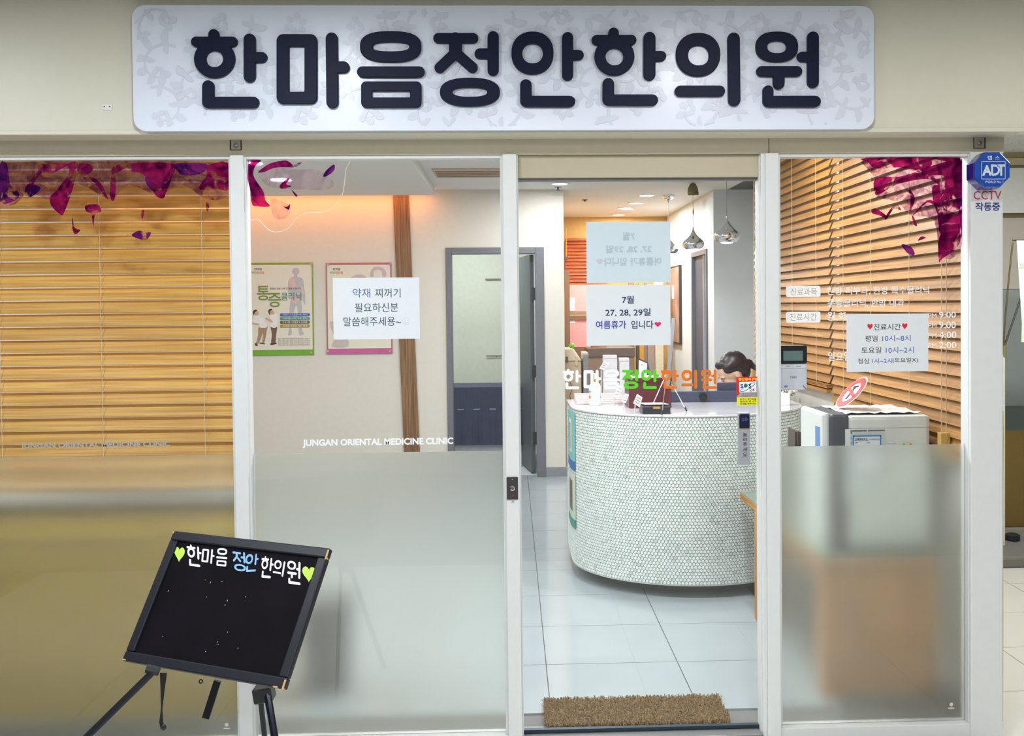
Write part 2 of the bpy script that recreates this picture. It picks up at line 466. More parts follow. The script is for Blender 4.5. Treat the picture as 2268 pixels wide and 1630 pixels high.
tiles(fl, [.143+.6*k for k in range(-5, 4)], [.24+.6*k-.6 for k in range(0, 17)], 0, tile_m,
      lambda x, y: y > .1 and (x < 1.6 or y > 4.2) and not (y > Y_W+.3 and x < .0))
fh = struct('floor_hall', MB().box(-5, 6, -7.2, .05, -.2, ZH-.008).box(1.841, 6, .05, 8, -.2, ZH-.008), grout, 'pale square floor tiles of the hall')
tiles(fh, [-3.03+.6*k for k in range(0, 14)], [2.93-.6*k for k in range(10, -4, -1)], ZH, tile_h,
      lambda x, y: (x > XE-.25 and y < 4.5) or (y < -.32))

# ---- ceilings
acoustic = bpy.data.materials.new('acoustic_panel'); acoustic.use_nodes = True
nt = acoustic.node_tree; b = nt.nodes['Principled BSDF']; b.inputs['Roughness'].default_value = .95
tc = nt.nodes.new('ShaderNodeTexCoord'); mp = nt.nodes.new('ShaderNodeMapping'); mp.inputs['Scale'].default_value = (22, 70, 70)
nz = nt.nodes.new('ShaderNodeTexNoise'); nz.inputs['Scale'].default_value = 2.2; nz.inputs['Detail'].default_value = 5
cr = nt.nodes.new('ShaderNodeValToRGB'); cr.color_ramp.elements[0].position = .36; cr.color_ramp.elements[1].position = .41
cr.color_ramp.elements[0].color = lin((120, 122, 118)); cr.color_ramp.elements[1].color = lin((226, 228, 222))
nt.links.new(tc.outputs['Object'], mp.inputs[0]); nt.links.new(mp.outputs[0], nz.inputs['Vector'])
nt.links.new(nz.outputs['Fac'], cr.inputs[0]); nt.links.new(cr.outputs[0], b.inputs['Base Color'])
ch = struct('ceiling_hall', MB().box(-5, 6, -7.2, -.02, ZC+.012, ZC+.1).box(XE, 6, -.02, 8, ZC+.012, ZC+.1), M('ceiling_joint', (120, 118, 112), .9),
            'speckled acoustic ceiling panels over the hall')
pan = mesh(MB().box(-.298, .298, -.298, .298, 0, .012), acoustic)
for i in range(-6, 10):
    for j in range(0, 12):
        cx, cy = XX(565, YF, 5)+.3+.6*i, YF+.14-.3-.6*j
        for (yy, ok) in ((cy, True), (cy+.6*12, cx > XE+.3)):
            if ok and yy < 7.7 and (yy < -.1 or cx > XE+.3):
                o = bpy.data.objects.new('ceiling_panel', pan); COL.objects.link(o); o.parent = ch; o.location = (cx, yy, ZC)
ceil_m = M('room_ceiling_paint', (228, 226, 222), .85, var=.01)
struct('ceiling', MB().box(X0, 2.6, .03, Y_B+.2, ZC, ZC+.1), ceil_m, 'flat white ceiling of the clinic')

# ---- fascia and header band of the shop front
fm = M('fascia_paint', (222, 217, 200), .42, var=.015)
wf = struct('wall_front', None, None, 'cream shop fascia carrying the sign')
wf.location = (0, 0, 0)
obj('fascia', MB().box(X0, X1+1.2, YF, -.02, Z_FB+.012, ZC), fm, wf)
obj('lip', MB().box(X0, X1+1.2, YF-.006, YF+.03, Z_FB, Z_FB+.016), fm, wf, bevel=.003)
obj('soffit', MB().box(X0, XE+.02, YF+.03, .06, Z_FB, Z_FB+.012), fm, wf)
xj = XX(1703, -.03, 315)
band = M('header_band_paint', (214, 205, 182), .5, var=.02)
obj('header_panel', MB().box(X0, xj-.0015, -.03, .05, Z_FRAME, Z_FB), band, wf)
obj('header_panel', MB().box(xj+.0015, XX(2224, -.03, 315), -.03, .05, Z_FRAME, Z_FB), band, wf)
# bracket boxes let into the header
for k, (a, b2, c, d) in enumerate(((509, 306, 535, 333), (2156, 300, 2183, 329))):
    br = thing('shutter_bracket', ('small metal shutter bracket set over the left post', 'small metal shutter bracket set above the blue alarm box')[k], 'bracket', at((a+b2)/2, d, -.032), 'shutter brackets in the header')
    obj('recess', MB().pbox(a, b2, c, d, -.0312, -.029), M('bracket_dark', (70, 62, 40), .7), br)
    obj('plate', MB().pbox(a+3, b2-4, c-3, d-2, -.0375, -.031), M('bracket_metal', (186, 178, 156), .45, .3), br)
    p = at((a+c)/2+1, (b2+d)/2+3, -.0375)
    obj('screw', MB().lathey([(.009, 0), (.009, .004), (.004, .005), (.0035, .002)], p, 16), steel, br)

# ---- posts
PX = dict(a0=516.5, a1=546.5, m0=556, m1=1112, b0=1118, b1=1148.5, d1=1686, c1=1727, r1=2139, k0=2150, k1=2221.5)
PW = {k: XX(v, -.04) for k, v in PX.items()}
ZT = Z_FRAME
def post(n, x0, x1, label, steps=()):
    p = struct('trim_%d' % n, None, None, label); p.location = ((x0+x1)/2, 0, ZH)
    obj('profile', MB().box(x0, x1, -.04, .055, ZH, ZT), white_alu, p, bevel=.0025)
    for (a, c, y0, y1) in steps: obj('rebate', MB().box(a, c, y0, y1, ZH, ZT), white_alu, p, bevel=.0015)
    return p
post(1, PW['a0'], PW['a1'], 'white aluminium post between the left blind and middle window')
post(2, PW['b0'], PW['b1'], 'white aluminium post left of the glass door', ((PW['b1'], PW['b1']+.006, -.02, .05),))
post(3, PW['d1']+.02, PW['c1'], 'white aluminium post right of the glass door', ((PW['d1']+.004, PW['d1']+.02, -.03, .05), (PW['d1'], PW['d1']+.005, -.012, .05)))
post(4, PW['k0'], PW['k1'], 'wide white corner column under the alarm box')
# ---- windows: frame, pane, frosted film
film_m = frostmat('frosted_film')
def window(n, xa, xb, z0, label, film=True):
    w = struct('window_%d' % n, None, None, label); w.location = ((xa+xb)/2, 0, z0)
    fr = .016
    zt = ZZ(352, 0)
    obj('frame_top', MB().box(xa-.001, xb+.001, -.022, .03, zt, ZT), white_alu, w, bevel=.002)
    obj('frame_side', MB().box(xa-fr, xa, -.022, .03, z0, ZT), white_alu, w, bevel=.002)
    obj('frame_side', MB().box(xb, xb+fr, -.022, .03, z0, ZT), white_alu, w, bevel=.002)
    obj('frame_bottom', MB().box(xa-fr, xb+fr, -.03, .04, ZH, z0), white_alu, w, bevel=.002)
    obj('pane', MB().box(xa, xb, 0, .008, z0, zt), glass, w)
    obj('frosted_film', MB().box(xa+.001, xb-.001, .0095, .0125, z0+.001, Z_FILM), film_m, w)
    return w
ZS = at(1935, 1602, 0).z
window(1, -2.7, XX(516.5), ZS, 'window with the frosted lower half in front of the left blind')
window(2, XX(556), XX(1112), ZS, 'window with the frosted lower half left of the door')
window(3, XX(1727), XX(2139), ZS, 'window with the frosted lower half right of the door')

# ---- automatic glass door
dr = struct('door_1', None, None, 'automatic sliding glass door'); dr.location = (XX(1417), .03, 0)
YD = .03
obj('header_box', MB().box(PW['b1']+.006, PW['d1'], -.008, .09, ZZ(393, -.008, 1417), ZT), M('door_header_paint', (190, 179, 152), .45, var=.02), dr, bevel=.003)
obj('top_rail', MB().box(PW['b1']+.006, PW['d1'], .012, .06, ZZ(399, .012, 1417), ZZ(392, .012, 1417)), M('rail_grey', (120, 122, 128), .4, .4), dr)
obj('pane', MB().box(XX(1149, YD), XX(1684, YD), YD, YD+.01, .012, ZZ(397, YD)), glass, dr)
obj('stile', MB().box(XX(1149, YD), XX(1151.5, YD), YD-.004, YD+.014, .01, ZZ(397, YD)), M('stile_grey', (96, 104, 108), .4), dr)
obj('stile', MB().box(XX(1681.5, YD), XX(1684, YD), YD-.004, YD+.014, .01, ZZ(397, YD)), M('stile_tan', (176, 158, 128), .5), dr)
obj('bottom_rail', MB().box(XX(1149, YD), XX(1684, YD), YD-.006, YD+.016, .004, .016), M('rail_dark', (50, 66, 78), .4, .3), dr)
obj('threshold', MB().box(PW['b1'], PW['d1'], -.04, .1, ZH, .002), M('threshold_steel', (130, 130, 130), .4, .6), dr, bevel=.002)

# ---- clinic walls
xc = XX(1250, Y_W, 700)                           # corner where the poster wall ends
dx0, dx1 = XX(990, Y_W, 800), XX(1207, Y_W, 800); dz = ZZ(548, Y_W, 1100)
wb = struct('wall_back', MB().box(X0, dx0, Y_W, Y_W+.12, 0, ZC).box(dx1, xc, Y_W, Y_W+.12, 0, ZC).box(dx0, dx1, Y_W, Y_W+.12, dz, ZC), wallp, 'cream inner wall with posters and a grey doorway')
struct('wall_left', MB().box(X0-.1, X0, .03, Y_W, 0, ZC), wallp, 'left inner wall of the clinic')
XIW = (1480-1132)/177.0
struct('wall_right', MB().box(XRW, XRW+.022, .06, 3.98, 0, ZC).box(XRW, 2.6, 3.98, 4.06, 0, ZC).box(2.55, 2.6, 4.06, 6.5, 0, ZC), wallp, 'right side wall of the clinic behind the blinds')
Y_J = F_PX/230-4.153
gy0, gy1 = F_PX/223-4.153, F_PX/205.6-4.153      # dark doorway in the inner right wall
gz = 2.19
struct('wall_inner', MB().box(XIW, 2.6, Y_J, Y_J+.1, 0, ZC).box(XIW, XIW+.1, Y_J+.1, gy0, 0, ZC).box(XIW, XIW+.1, gy1, Y_B, 0, ZC).box(XIW, XIW+.1, gy0, gy1, gz, ZC),
       M('pale_wall_paint', (216, 221, 224), .8, var=.02), 'pale inner wall beyond the reception with a dark doorway')
struct('wall_far', MB().box(-.6, 2.6, Y_B, Y_B+.1, 0, ZC).box(xc-.12, xc, Y_W+.12, Y_B, 0, ZC), M('ochre_wall', (212, 166, 96), .8, var=.03), 'ochre lit wall at the far end of the clinic')
# treatment room behind the grey doorway
struct('wall_room', MB().box(-2.0, xc-.12, Y_W+2.1, Y_W+2.15, 0, ZC).box(-2.0, -1.95, Y_W+.12, Y_W+2.1, 0, ZC).box(xc-.13, xc-.12, Y_W+.12, Y_W+2.1, 0, ZC), M('green_white_wall', (214, 218, 204), .8, var=.03), 'pale greenish wall of the treatment room')
struct('floor_room', MB().box(-2.0, xc-.1, Y_W+.1, Y_W+2.15, -.02, .001), M('room_floor', (200, 205, 208), .4), 'light floor of the treatment room')
# baseboard
bb = M('grey_baseboard', (142, 146, 154), .5)
struct('baseboard_back', MB().box(dx1, xc+.012, Y_W-.012, Y_W, 0, .088).box(X0, dx0, Y_W-.012, Y_W, 0, .088).box(xc, xc+.012, Y_W, Y_W+.5, 0, .088), bb, 'grey skirting under the cream wall')
struct('baseboard_right', MB().box(XIW-.012, 2.55, Y_J-.012, Y_J, 0, .088), bb, 'grey skirting beyond the reception')
# grey door frame and open leaf
d2 = struct('door_2', None, None, 'grey doorway with its leaf standing open'); d2.location = ((dx0+dx1)/2, Y_W, 0)
fw = (1207-1187)/232.0*.62
obj('jamb', MB().box(dx0, dx0+.055, Y_W-.02, Y_W+.14, 0, dz), greyp, d2, bevel=.003)
obj('jamb', MB().box(dx1-.085, dx1, Y_W-.02, Y_W+.14, 0, dz), greyp, d2, bevel=.003)
obj('lintel', MB().box(dx0+.0555, dx1-.0855, Y_W-.02, Y_W+.14, dz-.06, dz), greyp, d2, bevel=.003)
hx = dx1-.115
leaf = MB(); a_ = radians(98)
leaf.obox((hx+cos(a_)*.4, Y_W+.17+sin(a_)*.4, (dz-.06)/2+.005), (cos(a_), sin(a_), 0), (-sin(a_), cos(a_), 0), (0, 0, 1), .4, .02, (dz-.075)/2)
lf = obj('leaf', leaf, M('grey_leaf_paint', (88, 96, 102), .45, var=.05), d2)
for hz in (.35, 1.0, 1.75):
    obj('hinge', MB().box(hx-.004, hx+.03, Y_W+.13, Y_W+.16, hz-.06, hz+.06), M('hinge_dark', (60, 62, 66), .4, .5), lf)
obj('lever_handle', MB().tube([(hx-.03, Y_W+.85, 1.02), (hx-.08, Y_W+.85, 1.02), (hx-.08, Y_W+.74, 1.02)], .01), steel, lf)
# dark doorway in the inner wall
d3 = struct('door_3', None, None, 'dark blue grey door in the pale inner wall'); d3.location = (XIW, (gy0+gy1)/2, 0)
dkd = M('slate_door_paint', (76, 86, 102), .45, var=.05)
obj('leaf', MB().box(XIW+.02, XIW+.06, gy0+.05, gy1-.05, 0, gz-.05), dkd, d3)
obj('jamb', MB().box(XIW-.015, XIW+.1, gy0, gy0+.05, 0, gz), greyp, d3)
obj('jamb', MB().box(XIW-.015, XIW+.1, gy1-.05, gy1, 0, gz), greyp, d3)
obj('lintel', MB().box(XIW-.015, XIW+.1, gy0+.0505, gy1-.0505, gz-.05, gz), greyp, d3)
obj('edge_strip', MB().box(XIW-.012, XIW+.03, gy0+.18, gy0+.2, .02, gz-.06), M('pale_strip', (196, 204, 214), .4), d3)

# ---- soffit with the warm cove
sx = XX(962, Y_W-.3, 433)
struct('ceiling_soffit', MB().box(X0, sx, .2, Y_W-.3, ZZ(432, Y_W-.3, 962), ZC), ceil_m, 'dropped white ceiling box in front of the warm cove light')
# wooden strip on the cream wall
ws = MB()
q = [at(870, 432, Y_W-.02), at(905, 432, Y_W-.02), at(935, 1120, Y_W-.02), at(900, 1120, Y_W-.02)]
ws.loops([[(p.x, Y_W, p.z) for p in q], [(p.x, Y_W-.02, p.z) for p in q]], False, True)
obj('wood_strip', ws, wood('veneer', (88, 58, 34), (178, 134, 92), 2, 3, contrast=(.32, .68), across=90.0), None)
tag(bpy.data.objects['wood_strip'], 'tall brown grained wood strip on the cream wall beside the posters', 'wall panel')
vent = thing('ceiling_vent', 'long slim ceiling vent right of the dropped ceiling box', 'vent', at(1035, 380, 4.9))
zv = ZC
va, vb = atz(966, 391, zv), atz(1100, 372, zv)
obj('frame', MB().box(va.x, vb.x+.05, vb.y, va.y, zv-.012, zv), M('vent_frame', (196, 180, 160), .5), vent)
for k in range(4):
    yy = vb.y+(va.y-vb.y)*(.2+.2*k); obj('slat', MB().box(va.x+.02, vb.x+.03, yy-.012, yy+.012, zv-.02, zv-.012), M('vent_slat', (170, 150, 128), .5), vent)

# ---- lamps
def downlight(x, y, z, label, group, watts, r=.075, col=(.93, .985, 1)):
    t = thing('downlight', label, 'ceiling light', (x, y, z), group)
    obj('trim_ring', MB().lathe([(r+.02, 0), (r+.02, -.006), (r, -.008), (r, -.002)], (x, y, z), 28), white, t)
    obj('lens', MB().lathe([(r, -.003), (.001, -.004)], (x, y, z), 28, False, True), lampface, t)
    ld = bpy.data.lights.new('downlight_lamp', 'AREA'); ld.shape = 'DISK'; ld.size = 2*r; ld.energy = watts; ld.color = col
    lo = bpy.data.objects.new('downlight_lamp', ld); COL.objects.link(lo); lo.parent = t; lo.location = (0, 0, -.012)
    return t
names = ['over the doorway', 'nearest to the pendants', 'second of the receding row', 'third of the receding row', 'last of the receding row by the ochre wall']
for k, (px, py) in enumerate(((1240, 406), (1432, 432), (1409, 449), (1390, 462), (1370, 475))):
    p = atz(px, py, ZC); downlight(p.x, p.y, ZC, 'round white ceiling light '+names[k], 'round ceiling lights inside', ROOM_W*.55, .07)
for x, y, lab in ((-2.4, 1.3, 'behind the left blind'), (-.75, 1.1, 'behind the middle window'), (.25, 1.0, 'just inside the glass door'), (1.0, 1.0, 'over the wooden table'), (-2.2, 4.2, 'in front of the green poster'),
                  (.1, 3.0, 'left of the counter'), (.2, 4.9, 'before the grey doorway'), (1.2, 2.0, 'over the counter front'), (-.5, Y_W+1.0, 'in the treatment room'), (1.3, 8.4, 'over the far cabinet')):
    z = ZZ(432, Y_W-.3, 962) if (x < sx and y < Y_W) else ZC
    downlight(x, y, z, 'added unseen round ceiling light '+lab, 'added unseen ceiling lights above the rooms', ROOM_W*((1.15 if y < 1.5 else 1.15) if y < 5 else 1.35), .07)  # unseen lamps, added to brighten the rooms
for x, y, lab, f in ((-2.3, -1.35, 'above the left window', 1.9), (-.75, -1.35, 'above the middle window', 2.2), (.8, -1.35, 'above the glass door', 1.6), (2.3, -1.35, 'above the corner column', 1.0),
                  (-1.95, -4.3, 'reflected in the middle window, nearer one', 2.2), (-1.95, -5.4, 'reflected in the middle window, farther one', 2.2), (.1, -3.0, 'added unseen in the middle of the hall', 2.2), (1.9, -4.3, 'added unseen opposite the right window', 2.0), (.2, -5.4, 'added unseen opposite the door by the far wall', 2.2),  # all but the two reflected lamps are added to brighten the shop front
                  (2.9, .8, 'added unseen round the corner beyond the column', 3.2), (3.3, 2.2, 'added unseen in front of the neighbouring shop', 3.0)):  # corner lamps added out of view to brighten the hall floor there
    downlight(x, y, ZC, 'round hall ceiling light '+lab, 'round ceiling lights of the hall', HALL_W*f, .085, (.9, .96, 1) if x < 0 else ((.96, .98, 1) if x < 2 else (1, .97, .9)))
# the warm cove strip
cv = thing('cove_light', 'warm orange cove light glowing along the top of the cream wall', 'cove light', (-2.2, Y_W-.15, ZC))
obj('strip', MB().box(X0+.1, sx-.05, Y_W-.2, Y_W-.16, ZC-.02, ZC), emitmat('cove_strip', (255, 160, 80), 6), cv)
ld = bpy.data.lights.new('cove_lamp', 'AREA'); ld.shape = 'RECTANGLE'; ld.size = abs(X0+.1-sx); ld.size_y = .12; ld.energy = COVE_W; ld.color = (1, .37, .13)
lo = bpy.data.objects.new('cove_lamp', ld); COL.objects.link(lo); lo.parent = cv; lo.location = ((X0+sx)/2+2.2, .0, -.03)
# ---- the rest of the hall: wall behind the viewer, neighbour shop round the corner
struct('wall_opposite', MB().box(-5, 6, -7.2, -7.1, ZH, ZC), M('hall_wall', (186, 180, 168), .7), 'beige wall across the hall')
YN = F_PX/302-4.153
wn = struct('wall_side', None, None, 'neighbouring shop front round the corner'); wn.location = (3.5, YN, ZH)
def zr(py, Y): return at(2245, py, Y).z
nb = [(310, 351, (176, 164, 122), 0), (351, 366, (196, 186, 150), .02), (366, 373, (150, 138, 100), .0), (373, 472, (226, 228, 226), .03), (472, 481, (112, 98, 66), 0),  # the top header band has its shade painted in as a darker tone
      (481, 640, (196, 190, 182), -.02), (640, 900, (150, 160, 160), -.03), (900, 955, (104, 118, 112), -.04), (955, 1168, (140, 116, 58), -.04), (1168, 1180, (214, 212, 204), .03)]
for k, (ya, yb, c, dd) in enumerate(nb):
    nm = ['header', 'cornice', 'groove', 'sign_panel', 'shadow_gap', 'upper_glass', 'glass', 'lower_glass', 'wood_panel', 'skirting'][k]
    obj(nm, MB().box(XE+.2, 6, YN-dd, YN+.3, zr(yb, YN), zr(ya, YN) if k else ZC), M('side_'+nm, c, .5, var=.02), wn)
obj('base', MB().box(XE+.2, 6, YN, YN+.3, ZH, zr(1178, YN)), M('side_base', (200, 200, 194), .6), wn)
# X banner stand round the corner
yb_ = F_PX/351*.985-4.153
bs = thing('banner_stand', 'white banner on a thin pole stand with a grey base round the corner', 'banner stand', atz(2262, 1245, ZH))
b0 = atz(2262, 1240, ZH); Yb = b0.y
def bp(px, py): return at(px, py, Yb)
obj('pole', MB().tube([bp(2243, 537), bp(2234, 620), bp(2225, 720), bp(2222, 790)], .006), M('pole_brown', (96, 88, 58), .4, .4), bs)
obj('pole', MB().tube([bp(2264, 652), bp(2224, 768)], .007), M('pole_dark', (70, 74, 66), .4, .4), bs)
obj('pole', MB().tube([bp(2243, 532), bp(2300, 532)], .006), M('pole_dark2', (70, 74, 66), .4, .4), bs)
obj('joint', MB().tube([bp(2224, 765), bp(2224, 790)], .016, 10), M('joint_olive', (120, 116, 88), .5), bs)
obj('upright', MB().tube([bp(2222, 785), (bp(2222, 785).x, Yb, ZH+.1)], .012, 10), M('pale_pole', (206, 204, 196), .4), bs)
sh = [bp(2250, 533), bp(2420, 533), bp(2420, 760), bp(2264, 758)]
obj('sheet', MB().add([(p.x, Yb-.012, p.z) for p in sh]+[(p.x, Yb-.01, p.z) for p in sh], [(0, 3, 2, 1), (4, 5, 6, 7), (0, 1, 5, 4), (1, 2, 6, 5), (2, 3, 7, 6), (3, 0, 4, 7)]), paper, bs)
mbx = MB(); text_px(mbx, '정안', (2257, 583, 2278, 596), Yb-.013); obj('lettering', mbx, M('green_ink', (90, 170, 90), .7), bs)
gb = [at(2266, 672, Yb-.02), at(2400, 672, Yb-.02), at(2400, 758, Yb-.02), at(2263, 758, Yb-.02)]
obj('lower_print', MB().add([(p.x, Yb-.013, p.z) for p in gb], [(0, 3, 2, 1)]), M('pale_green_print', (206, 224, 204), .7), bs)
bz = M('banner_base_grey', (112, 112, 106), .5)
bl = atz(2200, 1250, ZH).x
obj('base', MB().loops([[(bl, Yb-.22, ZH), (bl+1.1, Yb-.22, ZH), (bl+1.1, Yb+.3, ZH), (bl, Yb+.3, ZH)],
                        [(bl, Yb-.22, ZH+.07), (bl+1.1, Yb-.22, ZH+.07), (bl+1.1, Yb+.3, ZH+.14), (bl, Yb+.3, ZH+.14)]]), bz, bs, bevel=.015)
obj('cap', MB().lathe([(.05, 0), (.05, .03), (.03, .04)], (atz(2262, 1195, ZH+.15).x+.02, Yb+.1, ZH+.115), 20, False, True), black, bs)
# yellow cord taped down the column edge
kc = thing('power_lead', 'thin yellow green cord taped down the edge of the white column', 'cord', at(2221, 1610, -.03))
xk = PW['k1']
obj('cord', MB().tube([(xk+.003, -.03, at(2222, 905, -.03).z), (xk+.005, -.03, at(2222, 960, -.03).z), (xk+.002, -.03, at(2222, 1110, -.03).z), (xk+.003, -.03, at(2222, 1400, -.03).z), (xk+.002, -.03, at(2222, 1598, -.03).z)], .003), M('yellow_green', (196, 200, 72), .5), kc)
for py in (902, 1603):
    obj('tape', MB().box(xk-.006, xk+.008, -.036, -.024, at(2222, py+8, -.03).z, at(2222, py-4, -.03).z), paper, kc, bevel=.002)

# ================================================================== SIGN
sg = thing('shop_sign', 'long white sign board with raised dark navy clinic lettering', 'sign', (XX(1115, -.2, 290), YF, Z_FB))
YS = YF-.03
sxa, sxb = at(293, 150, YS).x, at(1937, 150, YS).x; sza, szb = at(1134, 288.5, YS).z, at(1134, 11.5, YS).z
pl = MB(); pts = rrect(sxa, sza, sxb, szb, .047, 10)
sgm = M('sign_board_white', (229, 234, 249), .28, var=.012, scale=4)
pl.poly(pts, YF-.002, .0275); obj('board', pl, sgm, sg, bevel=.002)
# floral scrollwork print
rp = MB(); RB = [0]
def ribbon(P, wf_):
    n = len(P); L = []; R_ = []
    for i in range(n):
        a, b2 = Vector(P[max(0, i-1)]), Vector(P[min(n-1, i+1)]); d = (b2-a).normalized(); w = wf_(i/(n-1)); nrm = Vector((-d.y, d.x))
        L.append(Vector(P[i])+nrm*w); R_.append(Vector(P[i])-nrm*w)
    vs = [(p.x, YS+.0, p.y) for p in L]+[(p.x, YS, p.y) for p in R_]
    RB[0] += 1; yy = YS-.0003-.00002*(RB[0] % 45)
    rp.add([(v[0], yy, v[2]) for v in vs], [(i, i+1, n+i+1, n+i) for i in range(n-1)])
def leaf_shape(x, z, ang, ln, wd, bend=.3):
    P = []
    for i in range(9):
        t = i/8; a = ang+bend*(t-.2)
        P.append((x+ln*t*cos(a), z+ln*t*sin(a)))
    ribbon(P, lambda t: wd*sin(pi*min(1, max(0.02, t)))**.8+.0006)
def scroll(cx, cz, s, rot, mir):
    P = []
    for i in range(30):
        t = i/29; a = rot+mir*(t*4.6); r = s*(1-.78*t)
        P.append((cx+r*cos(a), cz+r*sin(a)))
    ribbon(P, lambda t: .0035*(1-t)+.0012)
    for i in range(2, 28, 4):
        x, z = P[i]; d = Vector(P[i+1])-Vector(P[i]); an = math.atan2(d.y, d.x)
        leaf_shape(x, z, an-mir*.8, s*(.66-.016*i), .0125, -mir*.9)
        if i % 8 == 2: leaf_shape(x, z, an+mir*.9, s*.4, .008, mir*.8)
def rose(cx, cz, s):
    for k in range(6):
        a = 2*pi*k/6+.3; leaf_shape(cx+.3*s*cos(a), cz+.3*s*sin(a), a, s*.75, s*.28, .2)
step = .2; kx = 0
x = sxa+.1
while x < sxb-.06:
    for r in range(3):
        z = sza+.075+r*.15+(.07 if kx % 2 else 0)
        if z > szb-.06: continue
        if (kx*2+r) % 7 == 3: rose(x, z, .04)
        else: scroll(x, z, .088, random.uniform(0, 6.28), 1 if (kx+r) % 2 else -1)
    x += .118; kx += 1
keep = [(f, m) for f, m in zip(rp.f, rp.mi) if all(sxa+.012 < rp.v[i][0] < sxb-.012 and sza+.012 < rp.v[i][2] < szb-.012 for i in f)]
rp.f = [k[0] for k in keep]; rp.mi = [k[1] for k in keep]
obj('floral_print', rp, M('sign_print_grey', (216, 220, 234), .3, var=.02), sg)
navy = M('sign_letter_navy', (18, 24, 50), .5, var=.04, scale=60, spec=.16)
YL = YS-.001
def sfn(p, d):
    q_ = at(p[0], p[1], YL-.016); return (q_.x, YL-d, q_.z)
for g in GLYPHS:
    mb = MB(); glyph_mesh(mb, g, sfn, .016); obj('letter', mb, navy, sg)
# little plate on the fascia
sp = thing('fascia_plate', 'tiny pale screw plate on the fascia left of the sign', 'plate', at(238, 245, YF))
obj('plate', MB().pbox(227, 230, 248, 244, YF-.003, YF), M('plate_white', (232, 230, 226), .5), sp, bevel=.001)
for px in (231, 243): obj('screw', MB().lathey([(.0022, 0), (.002, .002)], at(px, 236, YF-.003), 8), ink, sp)

# ================================================================== BLINDS
def blind(name, label, kind, a, b_, zt, zb, pos, tilt, mat, axis, cords, bottom_stack=0):
    """slats run along axis (0 = X at depth pos, 1 = Y at x = pos) from a to b_"""
    base = (a, pos, zb) if axis == 0 else (pos, a, zb)
    t = thing(name, label, 'blind', base, 'wooden venetian blinds')
    L = b_-a; w, th = .05, .003; pitch = .0505
    mb = MB(); ct, st = cos(tilt), sin(tilt)
    # cross-section, front edge low
    sec = [(-w/2*ct-th/2*st, -w/2*st+th/2*ct), (-w/2*ct+th/2*st, -w/2*st-th/2*ct), (w/2*ct+th/2*st, w/2*st-th/2*ct), (w/2*ct-th/2*st, w/2*st+th/2*ct)]
    if axis == 0: Ls = [[(x, s0, s1) for s0, s1 in sec] for x in (0, L)]
    else: Ls = [[(s0, y, s1) for s0, s1 in sec] for y in (0, L)]
    mb.loops(Ls if axis == 0 else [l[::-1] for l in Ls])
    me = mesh(mb, mat); n = int((zt-zb)/pitch)
    def put(nm, me_, z, dd=0):
        o = bpy.data.objects.new(nm, me_); COL.objects.link(o); o.parent = t
        o.location = (0, dd, z-zb) if axis == 0 else (dd, 0, z-zb)
        return o
    for i in range(n): put('slat', me, zt-.03-i*pitch)
    zend = zt-.03-(n-1)*pitch-.045
    fm_ = MB(); fm_.box(0, L, -.026, .026, -.003, .003) if axis == 0 else fm_.box(-.026, .026, 0, L, -.003, .003)
    mf = mesh(fm_, mat)
    for i in range(bottom_stack): put('slat', mf, zend+.012-i*.008)
    rb = MB(); (rb.box(0, L, -.026, .026, -.009, .009) if axis == 0 else rb.box(-.026, .026, 0, L, -.009, .009))
    put('bottom_rail', mesh(rb, mat), zend-bottom_stack*.008)
    hb = MB(); (hb.box(0, L, -.03, .03, 0, .045) if axis == 0 else hb.box(-.03, .03, 0, L, 0, .045))
    put('head_rail', mesh(hb, mat), zt)
    for c in cords:
        for s_ in (-1, 1):
            cm = MB()
            dd = s_*.0265*ct+(-.004 if s_ < 0 else .004)
            if axis == 0: cm.tube([(c+(.0025 if s_ > 0 else 0), dd, zend-zb), (c, dd, zt-zb)], .0012, 6)
            else: cm.tube([(dd, c, zend-zb), (dd, c, zt-zb)], .0012, 6)
            obj('ladder_cord', cm, cordm, t, local=True)
    return t, zend
YBL = .2
bx0, bx1 = -2.62, XX(512, YBL)+.03
bl1, _ = blind('venetian_blind', 'honey wood venetian blind behind the leftmost window', 0, bx0, bx1, 2.33, .93, YBL, radians(66), wood_slat, 0,
               [XX(222, YBL-.03)-bx0, XX(449, YBL-.03)-bx0, XX(-3, YBL-.03)-bx0])
XBL = 1.79
def yat(px, X): return F_PX/((px-1132)/X)-4.153
ys_, ye_ = yat(1850, XBL), yat(1676, XBL)
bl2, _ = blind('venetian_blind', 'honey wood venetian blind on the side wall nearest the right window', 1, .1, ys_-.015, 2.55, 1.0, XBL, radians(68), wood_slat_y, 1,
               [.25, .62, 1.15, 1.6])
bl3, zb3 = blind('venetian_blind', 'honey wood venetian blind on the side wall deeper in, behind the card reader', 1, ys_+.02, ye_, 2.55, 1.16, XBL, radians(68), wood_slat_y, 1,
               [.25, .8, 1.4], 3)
tas = M('tassel_wood', (196, 158, 84), .5, var=.1, scale=8, stretch=(10, 10, 1))
def tassel(parent, px0, px1, Y, ytop, ya, yb, halfpx):
    pa, pb = at(px0, ya, Y), at(px1, ya, Y)
    for p, ox in ((pa, px0), (pb, px1)):
        top = at(ox, ytop, Y)
        obj('pull_cord', MB().tube([(p.x, Y, p.z-.01), (top.x, Y, min(2.55, top.z))], .0016, 6), cordm, parent)
    c = at((px0+px1)/2, ya, Y); d = at((px0+px1)/2, yb, Y); w = halfpx*(Y+4.153)/F_PX
    obj('tassel', MB().box(c.x-w, c.x+w, Y-w, Y+w, d.z, c.z), tas, parent, bevel=.003)
tassel(bl2, 2085, 2096, .3, 345, 958, 1015, 11)
tassel(bl3, 1669, 1674, 3.6, 400, 808, 840, 6)

